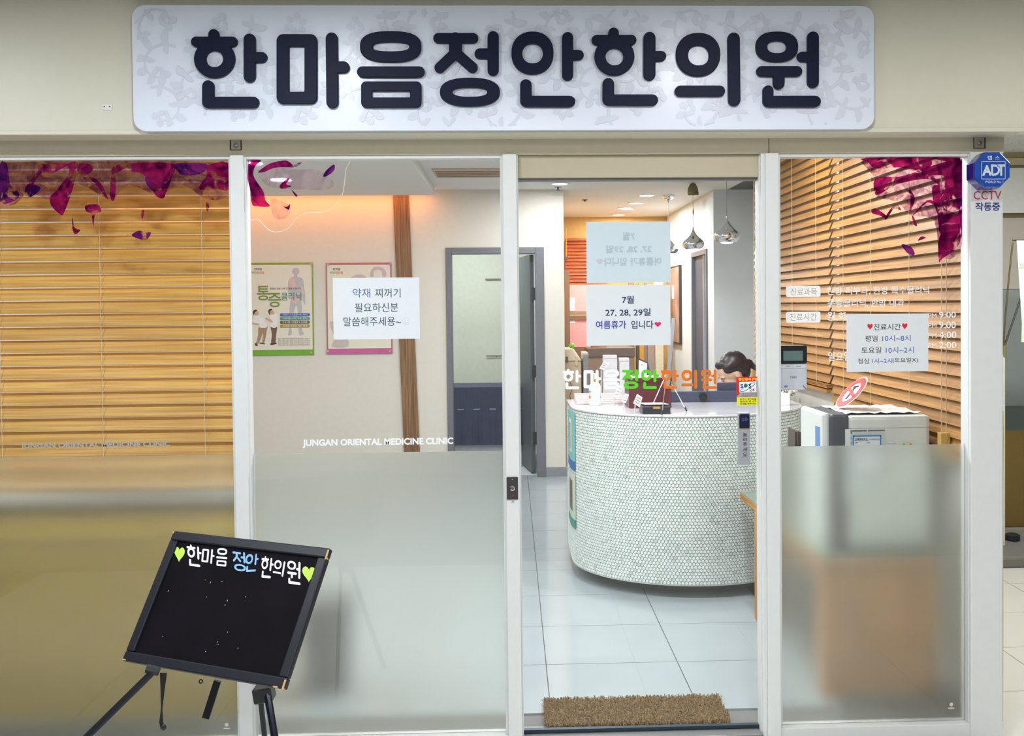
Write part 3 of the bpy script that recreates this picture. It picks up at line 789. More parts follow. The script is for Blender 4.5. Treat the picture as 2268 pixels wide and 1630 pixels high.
# ================================================================== PETAL FILMS ON THE GLASS
pmA = petalmat('petal_magenta', (100, 8, 78), (200, 42, 130), .3)
pmB = petalmat('petal_purple', (58, 20, 100), (150, 50, 150), .35)
pmC = petalmat('petal_pale', (232, 212, 226), (250, 240, 244), .03)
pmD = petalmat('petal_wash', (168, 108, 148), (236, 212, 224), .06)
def petal_film(label, loc, groups, sc, ox, oy, xlo, xhi):
    t = thing('petal_film', label, 'window decal', loc, 'petal films on the windows')
    k = 0
    for mat, polys in groups:
        for P in polys:
            mb = MB(); k += 1
            poly_px(mb, [(min(xhi, max(xlo, x)), max(356-(x/2268)*10, y)) for x, y in smoothloop([(ox+x/sc, oy+y/sc) for x, y in P], 3)], -.0008-.00012*k); obj('petal', mb, mat, t)
    return t
Lp = petal_film('magenta petal film along the top of the leftmost window', at(250, 560, 0), [
    (pmD, [[(-40,300),(1880,300),(1880,560),(1700,600),(1500,480),(1300,560),(1050,480),(900,600),(640,470),(420,600),(240,540),(120,640),(-40,640)]]),
    (pmB, [[(0,312),(60,312),(80,470),(130,520),(160,560),(120,610),(0,615)], [(1430,305),(1690,305),(1680,370),(1600,400),(1500,400),(1450,360)],
           [(1080,890),(1140,855),(1180,870),(1240,870),(1200,930),(1130,920)], [(230,470),(330,500),(310,540),(250,580),(200,560)], [(1190,420),(1330,420),(1340,520),(1240,520)]]),
    (pmA, [[(560,305),(640,305),(600,500),(560,620),(520,720),(490,720),(420,650),(410,580),(470,520),(520,450),(570,380)],
           [(340,305),(560,305),(520,340),(430,380),(350,380),(300,430),(250,520),(210,510),(260,430),(310,370)],
           [(640,305),(740,310),(760,360),(700,400),(640,380)], [(680,420),(760,420),(830,470),(860,530),(890,600),(850,560),(800,490),(720,450)],
           [(915,400),(945,400),(950,500),(940,600),(910,600),(905,500)], [(920,340),(1000,305),(1060,320),(960,380),(920,390)],
           [(1050,305),(1420,305),(1410,420),(1370,520),(1340,590),(1270,560),(1220,440),(1150,380),(1080,370)],
           [(1700,320),(1878,300),(1878,520),(1780,510),(1640,520),(1660,450),(1700,400)],
           [(700,650),(800,640),(830,700),(780,720),(765,830),(750,720),(710,700)], [(595,740),(612,830),(660,850),(615,885),(592,830)],
           [(1165,690),(1185,690),(1170,760),(1158,730)], [(1690,620),(1720,640),(1700,700)]])], 3.705, 0, 280, -20, 508)
Mp = petal_film('magenta petal film in the upper left corner of the middle window', at(620, 480, 0), [
    (pmC, [[(240,330),(420,310),(560,330),(700,330),(820,420),(780,480),(560,480),(400,470),(300,440)], [(340,560),(400,560),(480,600),(480,680),(400,710),(360,680)]]),
    (pmB, [[(745,385),(755,345),(820,290),(830,320),(800,360)]]),
    (pmA, [[(168,258),(270,258),(225,300),(210,370),(250,440),(290,500),(300,560),(338,608),(250,610),(200,595),(190,500),(168,400)],
           [(245,350),(290,310),(340,280),(420,262),(470,262),(520,310),(430,310),(360,318),(300,345)], [(520,290),(580,270),(550,300),(525,305)],
           [(410,450),(470,395),(480,405),(460,440),(500,455),(430,475)], [(500,480),(545,525),(530,532),(510,500)], [(435,605),(465,612),(490,590),(480,635)]])], 3.436, 500, 280, 549, 1105)
ed = [(905,252),(912,330),(892,500),(850,580),(750,650),(600,660),(530,710),(470,780),(400,802),(330,790),(250,710),(182,682)]
ed = smoothloop(ed, 4)[:-4]
obj('film_edge', MB().tube([at(500+x/3.436, 280+y/3.436, -.002) for x, y in ed], .0009, 5), M('film_edge_white', (240, 236, 226), .4), Mp)
Rp = petal_film('magenta and purple petal film in the upper right corner of the right window', at(2050, 580, 0), [
    (pmD, [[(920,262),(1770,262),(1770,1000),(1560,1120),(1500,800),(1300,760),(1180,640),(1010,600),(980,420)]]),
    (pmB, [[(1680,380),(1765,350),(1768,1000),(1740,980),(1720,800),(1690,600)], [(1220,1010),(1300,1025),(1335,1090),(1290,1100)], [(1660,330),(1765,320),(1765,560),(1690,560),(1660,440)]]),
    (pmA, [[(925,268),(1760,268),(1760,330),(1500,280),(1480,330),(1400,380),(1330,370),(1200,350),(1050,360),(980,350),(940,310)],
           [(1000,440),(1200,430),(1330,390),(1500,330),(1750,290),(1755,520),(1680,600),(1500,470),(1400,450),(1200,490),(1100,540),(1000,585)],
           [(1500,500),(1690,560),(1720,900),(1560,930),(1530,760),(1490,620)], [(1280,540),(1310,560),(1335,620),(1310,700),(1290,720),(1300,620)],
           [(1320,750),(1440,630),(1510,650),(1515,680),(1440,650),(1360,730)], [(1080,800),(1090,760),(1140,690),(1180,660),(1220,720),(1160,700),(1110,770)],
           [(970,740),(990,700),(1080,750),(1100,790),(1030,760)], [(1310,770),(1325,770),(1355,845),(1330,840)], [(1360,975),(1390,940),(1430,950),(1390,970)],
           [(1550,930),(1720,900),(1700,1030),(1570,1130),(1540,1150)]])], 3.857, 1680, 280, 1726, 2131)

# ================================================================== NOTICES AND WINDOW LETTERING
def notice(label, rect, Y):
    t = thing('paper_notice', label, 'notice', at((rect[0]+rect[2])/2, rect[3], Y), 'printed paper notices on the glass')
    return obj('sheet', MB().pbox(*rect, Y-.0006, Y), paper, t)
n1 = notice('white paper notice with blue grey Korean lines on the middle window', (738, 615, 929, 751), -.0045)
Yn = -.0055
for s_, r, m in (('약재', (781, 639, 820, 659), M('slate_blue_ink', (72, 104, 150), .7)), ('찌꺼기', (831, 639, 887, 659), M('slate_ink', (52, 76, 92), .7)), ('필요하신분', (786, 671, 882, 691), M('slate_ink', (52, 76, 92), .7)),
                 ('말씀해주세용~', (761, 702, 888, 722), M('slate_ink', (52, 76, 92), .7))):
    lettering(n1, s_, r, Yn, m, 0)
fc = at(899, 711, Yn); sm = MB(); pale = M('pale_pink_ink', (222, 212, 224), .8)
sm.lathey([(.0135, 0), (.0125, 0)], fc, 24, False, False)
for ox in (-.0045, .0045): sm.lathey([(.0016, 0), (.0001, .0001)], fc+Vector((ox, 0, .004)), 8)
sm.tube([fc+Vector((.0075*cos(a), 0, .0075*sin(a))) for a in [pi*(1.15+.7*k/6) for k in range(7)]], .0006, 5)
obj('smiley', sm, pale, n1)
YP = YD-.001
n2 = notice('white paper notice with dates and a magenta heart on the glass door', (1299, 631, 1485, 765), YP)
Yn = YP-.0016
for s_, r, m in (('7월', (1378, 655, 1404, 672), navy_ink), ('27, 28, 29일', (1341, 683, 1441, 701), navy_ink), ('여름휴가', (1320, 710, 1387, 728), royal_ink), ('입니다', (1398, 710, 1447, 728), navy_ink)):
    lettering(n2, s_, r, Yn, m, .01)
mb = MB(); heart_px(mb, (1450, 713, 1464, 725), Yn); obj('heart', mb, pink_ink, n2)
n3 = notice('pale paper notice with faint mirrored writing above the dated one on the door', (1299, 491, 1485, 626), YP)
faint = M('faint_ink', (180, 197, 208), .8)
bluep = M('bluish_paper', (206, 220, 229), .8, var=.01)
n3.data.materials[0] = bluep
for s_, r in (('7월', (1380, 514, 1406, 532)), ('27, 28, 29일', (1343, 543, 1443, 560)), ('여름휴가 입니다', (1337, 570, 1465, 588))):
    lettering(n3, s_, r, Yn, faint, .012, mirror=True)
mb = MB(); heart_px(mb, (1321, 573, 1335, 586), Yn); obj('heart', mb, M('faint_pink_ink', (206, 196, 218), .8), n3)
n4 = notice('white paper notice with two red hearts and opening hours on the right window', (1875, 695, 2056, 823), -.0045)
Yn = -.0055
for s_, r, m in (('진료시간', (1935, 717, 1995, 731), ink), ('평일', (1916, 743, 1944, 756), ink), ('10시~8시', (1954, 742, 2017, 756), blue_ink), ('토요일', (1908, 769, 1952, 782), ink), ('10시~2시', (1962, 768, 2024, 782), blue_ink),
                 ('점심', (1900, 794, 1924, 805), ink), ('1시~2시', (1931, 793, 1976, 805), blue_ink), ('(토요일X)', (1977, 792, 2033, 804), ink)):
    lettering(n4, s_, r, Yn, m, .002)
mb = MB(); heart_px(mb, (1921, 717, 1933, 731), Yn); heart_px(mb, (1998, 716, 2010, 730), Yn); obj('heart', mb, red_ink, n4)
# English lettering on the two left windows
l1 = thing('window_lettering', 'grey English clinic name in front of the wooden blind', 'lettering', at(210, 995, 0))
lettering(l1, 'JUNGAN ORIENTAL MEDICINE CLINIC', (46, 979, 377, 994), -.001, grey_vinyl, .035)
l2 = thing('window_lettering', 'white English clinic name above the frosted part of the middle window', 'lettering', at(840, 992, 0))
lettering(l2, 'JUNGAN ORIENTAL MEDICINE CLINIC', (670, 971, 1004, 990), -.001, white_vinyl, .035)
# clinic name on the door
l3 = thing('window_lettering', 'white, green and orange rounded clinic name on the glass door', 'lettering', at(1417, 862, YD))
gx0, gx1, gy0_, gy1_ = 421.5, 1819.5, 60.0, 240.0
def dfn(p, d):
    q_ = at(1246+(p[0]-gx0)/(gx1-gx0)*342, 816+(p[1]-gy0_)/(gy1_-gy0_)*46.5, YD-.001); return (q_.x, YD-.001-d, q_.z)
dm = [white_vinyl]*3+[M('green_vinyl', (84, 214, 14), .6)]*2+[M('orange_vinyl', (232, 116, 8), .6)]*3
for g, m in zip(GLYPHS, dm):
    mb = MB(); glyph_mesh(mb, g, dfn, .0006); obj('letter', mb, m, l3)
# white timetable lettering on the right window
l4 = thing('window_lettering', 'white Korean department and hours lettering on the right window', 'lettering', at(1930, 805, 0))
for (r, s_, tr_) in (((1741, 633, 1817, 658), '진료과목', (1751, 638, 1809, 654)), ((1741, 690, 1817, 715), '진료시간', (1749, 694, 1809, 710))):
    mb = MB(); rr_px(mb, *r, 4, -.0008, .0006); obj('label_plate', mb, white_vinyl, l4)
    lettering(l4, s_, tr_, -.0018, M('tan_cutout', (190, 172, 138), .7), .0)
for s_, r in (('한방 피부과, 한방 특수클리닉', (1832, 634, 2058, 653)), ('통증클리닉, 한방 내과', (1833, 661, 2003, 681)), ('월,화,', (1832, 691, 1880, 711)), ('PM', (2056, 694, 2074, 704)), ('9:00', (2080, 690, 2117, 704)),
              ('PM', (2056, 716, 2074, 726)), ('9:00', (2080, 712, 2117, 727)), ('PM', (2056, 738, 2074, 748)), ('4:00', (2080, 734, 2118, 749)), ('PM', (2056, 760, 2074, 770)), ('2:00', (2080, 757, 2118, 771)), ('일요일', (1834, 779, 1884, 799))):
    lettering(l4, s_, r, -.001, white_vinyl, .008 if s_ != 'PM' else 0)
# makers' marks on the film
for k, (px, py) in enumerate(((502, 1607), (2107, 1562))):
    t = thing('film_mark', ('tiny white maker mark low on the left frosted film', 'tiny white maker mark low on the right frosted film')[k], 'mark', at(px, py+8, 0))
    c = at(px, py-2, -.001)
    obj('emblem', MB().lathey([(.0075, 0), (.0001, .0002)], c, 8), M('mark_white', (214, 214, 206), .6), t)
    obj('bar', MB().pbox(px-7, py+5, px+7, py+7.5, -.0013, -.001), M('mark_white', (214, 214, 206), .6), t)

# ================================================================== FITTINGS ON GLASS AND POSTS
# security sticker on the door
ss = thing('security_sticker', 'red and yellow security sticker at the right edge of the glass door', 'sticker', at(1655, 897, YD))
Y = YD-.001
red_s, yel_s, gry_s = M('sticker_red', (226, 20, 24), .5), M('sticker_yellow', (238, 236, 20), .5), M('sticker_grey', (158, 160, 166), .5)
mb = MB(); poly_px(mb, [(1631, 835), (1679, 834), (1680, 879), (1632, 880)], Y, .0004); obj('grey_field', mb, gry_s, ss)
mb = MB(); poly_px(mb, [(1631, 835), (1679, 834), (1671, 845), (1640, 869), (1632, 879)], Y-.0006); obj('red_field', mb, red_s, ss)
mb = MB(); poly_px(mb, [(1637, 846), (1675, 845), (1675.5, 868), (1638, 869.5)], Y-.0009); obj('white_field', mb, white_vinyl, ss)
mb = MB(); poly_px(mb, [(1632, 880), (1681, 879), (1681, 897), (1633, 898)], Y, .0004); obj('yellow_field', mb, yel_s, ss)
lettering(ss, '첨단경비구역', (1635, 837, 1677, 843), Y-.001, M('letter_yellow', (250, 240, 30), .5), .02)
lettering(ss, 'S', (1640, 850, 1646, 859.5), Y-.0012, M('letter_blue', (24, 60, 190), .5), .04)
lettering(ss, 'S', (1658, 850, 1664, 859.5), Y-.0012, M('letter_blue', (24, 60, 190), .5), .04)
grn = M('logo_green', (14, 120, 84), .5)
mb = MB(); poly_px(mb, supere(1651.5, 854, 4.2, 4.4, 2, 20), Y-.0012); obj('globe', mb, grn, ss)
orb = [at(1656+19*cos(t)*.84+3*sin(t), 857.5-19*cos(t)*.5+3.2*sin(t), Y-.0013) for t in [2*pi*k/28 for k in range(29)]]
obj('orbit', MB().tube(orb, .0011, 5), grn, ss)
lettering(ss, '24', (1660, 860, 1671, 867), Y-.0012, M('letter_crimson', (190, 30, 60), .5), .01)
for k, s_ in enumerate(('퇴근시 문단속을', '철저히 하시고', '연계를 해주세요')):
    lettering(ss, s_, (1639, 882+5.1*k, 1675, 886+5.1*k), Y-.001, M('letter_olive', (70, 66, 20), .6), .01)
lettering(ss, '(주)시스템경비', (1643, 871, 1676, 874), Y-.001, M('letter_slate', (90, 100, 160), .6))
lettering(ss, '1588-5112', (1643, 875.5, 1676, 878.5), Y-.001, M('letter_salmon', (190, 90, 90), .6))
# push switch of the door
sw = thing('door_switch', 'slim silver push switch with a navy top on the glass door', 'door switch', at(1648, 1030, YD))
a = at(1635, 1030, YD-.012); b2 = at(1661, 913, YD-.012)
pts = rrect(a.x, a.z, b2.x, b2.z, .006, 5)
mb = MB(); mb.poly(pts, YD-.001, .014); obj('case', mb, M('switch_silver', (176, 178, 186), .35, .3), sw, bevel=.002)
mb = MB(); rr_px(mb, 1637.5, 917, 1660, 949, 3, YD-.015, .0012); obj('navy_cap', mb, M('switch_navy', (18, 26, 58), .3), sw)
obj('gold_line', MB().pbox(1637.5, 949, 1660, 950.5, YD-.0165, YD-.015), M('switch_gold', (196, 168, 110), .4, .4), sw)
lettering(sw, '自動', (1643, 925, 1656, 933), YD-.0168, M('letter_dim', (96, 92, 130), .6))
for k, s_ in enumerate('눌러주세요'):
    lettering(sw, s_, (1645.5, 958+11*k, 1654.5, 966.5+11*k), YD-.0157, M('letter_dark', (56, 58, 72), .6), .012)
# card reader behind the right window
cr_ = thing('card_reader', 'white and black card reader with a small screen on the right window', 'card reader', at(1757, 864, .015))
YC = .012
a = at(1727, 864, YC); b2 = at(1787, 765, YC)
mb = MB(); mb.poly(rrect(a.x, a.z, b2.x, b2.z, .009, 5), YC+.03, .03); obj('case', mb, M('reader_white', (206, 210, 222), .4), cr_, bevel=.003)
a2 = at(1727, 806, YC); mb = MB(); mb.poly(rrect(a.x, a2.z, b2.x, b2.z, .008, 5), YC-.0003, .002); obj('black_panel', mb, M('reader_black', (16, 18, 26), .25), cr_)
obj('screen', MB().pbox(1735, 777, 1778, 799, YC-.0035, YC-.002), M('reader_lcd', (98, 122, 126), .3), cr_)
obj('key', MB().pbox(1730, 808, 1757, 816, YC-.0015, YC), M('reader_key', (214, 218, 228), .4), cr_)
obj('key', MB().pbox(1758, 808, 1784, 816, YC-.0015, YC), M('reader_key', (214, 218, 228), .4), cr_)
lettering(cr_, 'SECURITY', (1741, 810, 1751, 812.5), YC-.002, ink); lettering(cr_, 'RELEASE', (1764, 810, 1774, 812.5), YC-.002, ink)
lettering(cr_, 'CARD', (1750, 833, 1765, 838), YC-.001, M('letter_grey', (110, 112, 130), .6))
lettering(cr_, 'ADT', (1737, 854, 1745, 858), YC-.001, M('letter_adtblue', (24, 40, 190), .6), .05)
obj('strap', MB().tube([at(1779, 854, YC-.003), at(1785, 861, YC-.003)], .0012, 6), black, cr_)
# key switch plate on the post
lk = thing('key_switch', 'dark metal key switch plate on the post left of the door', 'key switch', at(1134, 1106, -.04))
mb = MB(); rr_px(mb, 1122.5, 1056, 1147, 1106, 1.5, -.0402, .0035); obj('plate', mb, M('plate_dark', (84, 78, 80), .35, .6), lk)
c = at(1135, 1081, -.0437)
obj('cylinder', MB().lathey([(.0095, 0), (.0095, .004), (.007, .005), (.006, .002), (.001, .002)], c, 24), chrome, lk, smooth=False)
obj('screw', MB().lathey([(.0035, 0), (.003, .002), (.0005, .0022)], at(1135, 1062, -.0437), 14), chrome, lk)
obj('screw', MB().lathey([(.0035, 0), (.003, .002), (.0005, .0022)], at(1136, 1098, -.0437), 14), M('copper', (176, 96, 84), .35, .8), lk)
lettering(lk, '출입', (1133, 1109, 1139, 1111.5), -.0405, M('letter_tiny_blue', (70, 110, 150), .6), .02)
lettering(lk, 'SECURITY', (1132, 1112.5, 1140, 1114.5), -.0405, M('letter_tiny_grey', (120, 120, 170), .6))
# blue alarm box
ab = thing('alarm_box', 'blue octagonal alarm box on the corner column', 'alarm box', at(2196, 417, -.04))
blue = M('alarm_blue', (14, 74, 176), .22, var=.1, coat=.4); dblue = M('alarm_blue_dark', (26, 40, 140), .25, coat=.4)
YA = -.125
c = at(2199.5, 376, YA); r = 40.3*(YA+4.153)/F_PX/cos(pi/8)
def octa(cx, cz, r, y): return [(cx+r*cos(pi/8+k*pi/4), y, cz+r*sin(pi/8+k*pi/4)) for k in range(8)]
cb = at(2193, 376, -.041)
obj('housing', MB().loops([octa(c.x+.002, c.z, r*1.0, -.041)[::1], octa(c.x, c.z, r, -.105)], False, True), dblue, ab)
obj('cover', MB().loops([octa(c.x, c.z, r, -.1045), octa(c.x, c.z, r*.985, YA+.006), octa(c.x, c.z, r*.93, YA)], False, True), blue, ab)
wl = M('alarm_letter', (206, 216, 232), .5)
Yt = YA-.0012
lettering(ab, '캡', (2187, 345, 2197, 354), Yt, wl, .02); lettering(ab, '스', (2204, 345.5, 2214, 353), Yt, wl, .02)
for q in ((2173.5, 357, 2227, 358.3), (2173.5, 395.8, 2227, 397), (2173.5, 357, 2174.8, 397), (2225.8, 357, 2227, 397)):
    obj('border', MB().pbox(*q, Yt-.0004, Yt), wl, ab)
lettering(ab, 'A', (2175, 366, 2197, 389), Yt, wl, .04); lettering(ab, 'D', (2195, 364, 2215, 389), Yt, wl, .03); lettering(ab, 'T', (2209, 364, 2226, 389), Yt, wl, .03)
lettering(ab, 'WORLD No. 1', (2181, 400, 2222, 405.5), Yt, wl, .01)
cs = thing('cctv_sticker', 'white camera warning sticker with red and navy writing below the blue box', 'sticker', at(2187, 470, -.04))
obj('sheet', MB().pbox(2157, 419, 2218, 470, -.0408, -.0402), M('sticker_white', (224, 226, 228), .6, var=.01), cs)
lettering(cs, 'CCTV', (2156.5, 423, 2218, 442), -.0415, M('letter_red', (206, 44, 74), .6), .004)
lettering(cs, '작동중', (2160, 448, 2215, 467), -.0415, M('letter_navy', (28, 48, 128), .6), .022)

# ================================================================== BLACKBOARD ON ITS EASEL
bd = thing('easel_board', 'black framed blackboard with chalk pen clinic name on a black tripod easel', 'blackboard', (-.872, -.773, ZH))
BC = Vector((-.872, -.773, .729)); BW, BH = .60, .421
Rm = Matrix.Rotation(-.431, 3, 'Z') @ Matrix.Rotation(-.565, 3, 'X') @ Matrix.Rotation(.021, 3, 'Y')
def bw(x, z, d=0): return BC+Rm @ Vector((x, -d, z))          # d towards the viewer
def bbox(mb, x0, x1, z0, z1, d0, d1):
    P = [bw(x, z, d) for d in (d0, d1) for x, z in ((x0, z0), (x1, z0), (x1, z1), (x0, z1))]
    mb.add(P, [(3, 2, 1, 0), (4, 5, 6, 7), (0, 1, 5, 4), (1, 2, 6, 5), (2, 3, 7, 6), (3, 0, 4, 7)])
slate = M('blackboard_slate', (15, 11, 19), .7, var=.35, scale=6, spec=.12)
bfr = M('board_frame_black', (15, 19, 32), .42, var=.2, scale=40)
mb = MB(); bbox(mb, -.285, .285, -.195, .195, -.006, .002); slb_ = obj('slate', mb, slate, bd)
fwid = .031
for x0, x1, z0, z1_ in ((-.3, .3, BH/2-fwid, BH/2), (-.3, .3, -BH/2, -BH/2+fwid), (-.3, -.3+fwid, -BH/2+fwid, BH/2-fwid), (.3-fwid, .3, -BH/2+fwid, BH/2-fwid)):
    mb = MB(); bbox(mb, x0, x1, z0, z1_, -.01, .011); obj('frame_rail', mb, bfr, bd, bevel=.004)
rawm = M('raw_wood_chip', (206, 164, 110), .7)
for (x, z, w, h) in ((.296, -.2, .006, .03), (.297, .19, .005, .03), (.27, -.209, .016, .004), (-.297, .205, .006, .008), (-.292, -.207, .014, .004)):
    mb = MB(); bbox(mb, x-w/2, x+w/2, z-h/2, z+h/2, .0, .0116); obj('worn_edge', mb, rawm, bd, bevel=.001)
# writing: corners of the lettering measured on the board
def b_at(px, py):
    d = ray(px, py); n = Rm @ Vector((0, -1, 0)); o_ = BC+n*.0025
    return CAM+d*((o_-CAM).dot(n)/d.dot(n))
chalk_w, chalk_b, chalk_g = M('chalk_pen_white', (240, 240, 244), .8), M('chalk_pen_blue', (140, 190, 240), .8), M('chalk_pen_lime', (196, 250, 90), .8)
zb_ = lambda x, y: (180+x/3.395, 1150+y/3.395)
# each syllable: glyph index, and its box in the photograph as three corners (top-left, top-right, bottom-left)
syl = [(0, (790, 182), (905, 196), (795, 352)), (1, (910, 216), (1010, 226), (900, 330)), (2, (1020, 210), (1105, 218), (1010, 352)),
       (3, (1135, 235), (1235, 246), (1142, 388)), (4, (1238, 262), (1340, 255), (1225, 402)),
       (5, (1358, 272), (1455, 280), (1340, 442)), (6, (1455, 300), (1540, 316), (1435, 420)), (7, (1548, 305), (1655, 320), (1545, 486))]
for gi, tl, tr_, bl_ in syl:
    g = GLYPHS[gi]; xs = [v for e in g for v in ((e[1]-e[5], e[3]+e[5]) if e[0] == 's' else (e[1], e[3]))]
    xs += [e[1]+e[5] for e in g if e[0] == 's']
    ys2 = [v for e in g for v in ((min(e[2], e[4])-e[5], max(e[2], e[4])+e[5]) if e[0] == 's' else (e[2], e[4]))]
    gx0_, gx1_, gz0_, gz1_ = min(xs), max(xs), min(ys2), max(ys2)
    def hfn(p, d, tl=tl, tr_=tr_, bl_=bl_, q=(gx0_, gx1_, gz0_, gz1_)):
        u, v = (p[0]-q[0])/(q[1]-q[0]), (p[1]-q[2])/(q[3]-q[2])
        x = tl[0]+(tr_[0]-tl[0])*u+(bl_[0]-tl[0])*v; y = tl[1]+(tr_[1]-tl[1])*u+(bl_[1]-tl[1])*v
        return tuple(b_at(*zb_(x, y))+(Rm @ Vector((0, -1, 0)))*d)
    mb = MB(); glyph_mesh(mb, g, hfn, .0006, thin=.72); obj('chalk_letter', mb, chalk_b if gi in (3, 4) else chalk_w, slb_)
for tl, tr_, bl_ in (((702, 205), (780, 215), (695, 318)), ((1662, 352), (1763, 362), (1660, 470))):
    mb = MB(); P = []
    for u, v in heart_pts():
        v = 1-v; x = tl[0]+(tr_[0]-tl[0])*u+(bl_[0]-tl[0])*v; y = tl[1]+(tr_[1]-tl[1])*u+(bl_[1]-tl[1])*v
        P.append(b_at(*zb_(x, y)))
    mb.add(P, [tuple(range(len(P)))[::-1]]); obj('chalk_heart', mb, chalk_g, slb_)
for k in range(14):
    x, z = random.uniform(-.25, .1), random.uniform(-.15, .1); mb = MB(); l = random.uniform(.001, .005)
    bbox(mb, x, x+.0012, z, z+l, .002, .0026); obj('chalk_fleck', mb, chalk_w, slb_)
# easel
em = M('easel_black', (20, 24, 34), .3, .3)
def le(px, py, dy): return at(px, py, BC.y+dy)
def down(p, q): # extend p->q to the hall floor
    t = (ZH-p.z)/(q.z-p.z); return p+(q-p)*t
p, q = le(345, 1482, -.15), le(195, 1630, -.22); obj('leg', MB().tube([p, down(p, q)], .0105, 8), em, bd)
obj('leg_clamp', MB().tube([le(325, 1480, -.15), le(352, 1487, -.15)], .014, 8), black, bd)
p, q = le(576, 1540, -.02), le(586, 1632, .03); obj('leg', MB().tube([p, down(p, q)], .0085, 8), em, bd)
p, q = le(592, 1536, -.06), le(608, 1632, -.10); obj('leg', MB().tube([p, down(p, q)], .0115, 8), M('easel_gloss', (18, 26, 44), .15, .5), bd)
cc = le(585, 1535, -.04); obj('leg_clamp', MB().obox(cc, (1, 0, .15), (0, 1, 0), (-.15, 0, 1), .028, .03, .022), black, bd, bevel=.005)
p, q = le(482, 1508, 0), le(456, 1590, -.02); d_ = (q-p).normalized()
obj('rear_strut', MB().obox((p+q)/2, d_, Vector((0, 1, 0)), d_.cross(Vector((0, 1, 0))), (q-p).length/2, .006, .011), em, bd)
obj('ring_bolt', MB().tube([le(445+4*cos(t), 1509+4*sin(t), -.01) for t in [2*pi*k/10 for k in range(11)]], .002, 6), black, bd)
st_ = [(362, 1490), (360, 1530), (358, 1570), (357, 1600), (362, 1615)]
sw_ = [8, 4.5, 1.8, 4.5, 6]
L_ = [[le(x-w, y, -.12), le(x+w, y, -.12), le(x+w, y, -.115), le(x-w, y, -.115)] for (x, y), w in zip(st_, sw_)]
obj('strap', MB().loops(L_), M('strap_black', (22, 22, 26), .8), bd)
obj('buckle', MB().ell(le(362, 1610, -.12), .0085, .007, .01, 10, 8), black, bd)
p = bw(0, -.05, -.02)
obj('head', MB().tube([bw(0, .06, -.03), bw(0, -.05, -.03)], .016, 10), em, bd)
for x in (-.22, .16):
    obj('rest', MB().tube([bw(x, -.2, -.02), bw(0, .02, -.03)], .009, 8), em, bd)

# ================================================================== INSIDE: POSTERS
def zp(x, y): return (540+x/5.532, 560+y/5.532)
def poster(label, x0, x1, y0, y1, col_top, col_bot, flat):
    t = thing('wall_poster', label, 'poster', at((x0+x1)/2, y1, Y_W), 'framed posters on the cream wall')
    Yp = Y_W-.012
    obj('backing', MB().pbox(x0, y0, x1, y1, Yp, Y_W), col_top, t)
    obj('lower_band', MB().pbox(x0+.3, y1-11, x1-.3, y1-.3, Yp-.001, Yp), col_bot, t)
    mb = MB(); rr_px(mb, x0+4, y0+4, x1-4, y1-11.5, 2, Yp, .0015); sh_ = obj('sheet', mb, M('poster_cream', (232, 228, 212), .5, var=.01), t)
    for x, y in ((x0+4, y0+4), (x1-4, y0+4), (x0+4, y1-6), (x1-4, y1-6)):
        obj('standoff', MB().lathey([(.011, 0), (.011, .012), (.008, .016), (.001, .017)], at(x, y, Yp), 16), chrome, t)
    Y = Yp-.0025
    lx = x0+14
    t = sh_
    lettering(t, '한마음', (lx, 593, lx+17, 599), Y, ink, .012)
    lettering(t, '정안', (lx-6, 601, lx+5, 607), Y, M('poster_green_ink', (96, 160, 60), .6), .012)
    lettering(t, '한의원', (lx+5.5, 601, lx+22, 607), Y, M('poster_orange_ink', (224, 90, 44), .6), .012)
    return t, Y
p1, Y = poster('green framed poster with two people holding sore backs', 549, 694, 582, 787, M('poster_green_dark', (134, 158, 30), .4), M('poster_green', (108, 176, 36), .4), True)
def flat(t, nm, P, m, k=0, n=3):
    mb = MB(); poly_px(mb, smoothloop([zp(*p) for p in P], n), Y-.0003*k); obj(nm, mb, m, t)
figg = M('figure_grey', (192, 190, 196), .7); figr = M('figure_pink', (226, 190, 182), .7)
# translucent anatomy figure
flat(p1, 'figure', [(600,200),(640,182),(672,200),(678,240),(655,270),(660,295),(720,315),(735,400),(750,500),(752,610),(735,630),(715,520),(705,600),(715,740),(705,860),(720,960),(740,990),(690,1015),(670,960),(668,760),(640,640),(605,760),(580,900),(590,985),(560,1012),(545,990),(565,860),(560,700),(575,560),(565,470),(555,560),(540,440),(552,330),(600,298),(618,270),(592,240)], figg)
flat(p1, 'figure_red', [(560,320),(610,300),(630,420),(600,440),(570,420)], figr, 1); flat(p1, 'figure_red', [(590,560),(640,550),(670,580),(630,620),(590,600)], figr, 1); flat(p1, 'figure_red', [(700,420),(725,430),(735,520),(715,500)], figr, 1)
gk = M('poster_title_green', (118, 138, 26), .6); gt = M('poster_title_teal', (62, 120, 100), .6)
def ptxt(s_, x0, y0, x1, y1, m, b=0.0):
    a, b_ = zp(x0, y0), zp(x1, y1); lettering(p1, s_, (a[0], a[1], b_[0], b_[1]), Y-.0022, m, b)
ptxt('통', 158, 405, 315, 582, gk, .01); ptxt('증', 298, 492, 458, 665, gk, .01); ptxt('클리닉', 458, 485, 705, 582, gt); ptxt('통증은 참을 수록 큰 병을 만듭니다', 322, 425, 698, 450, ink)
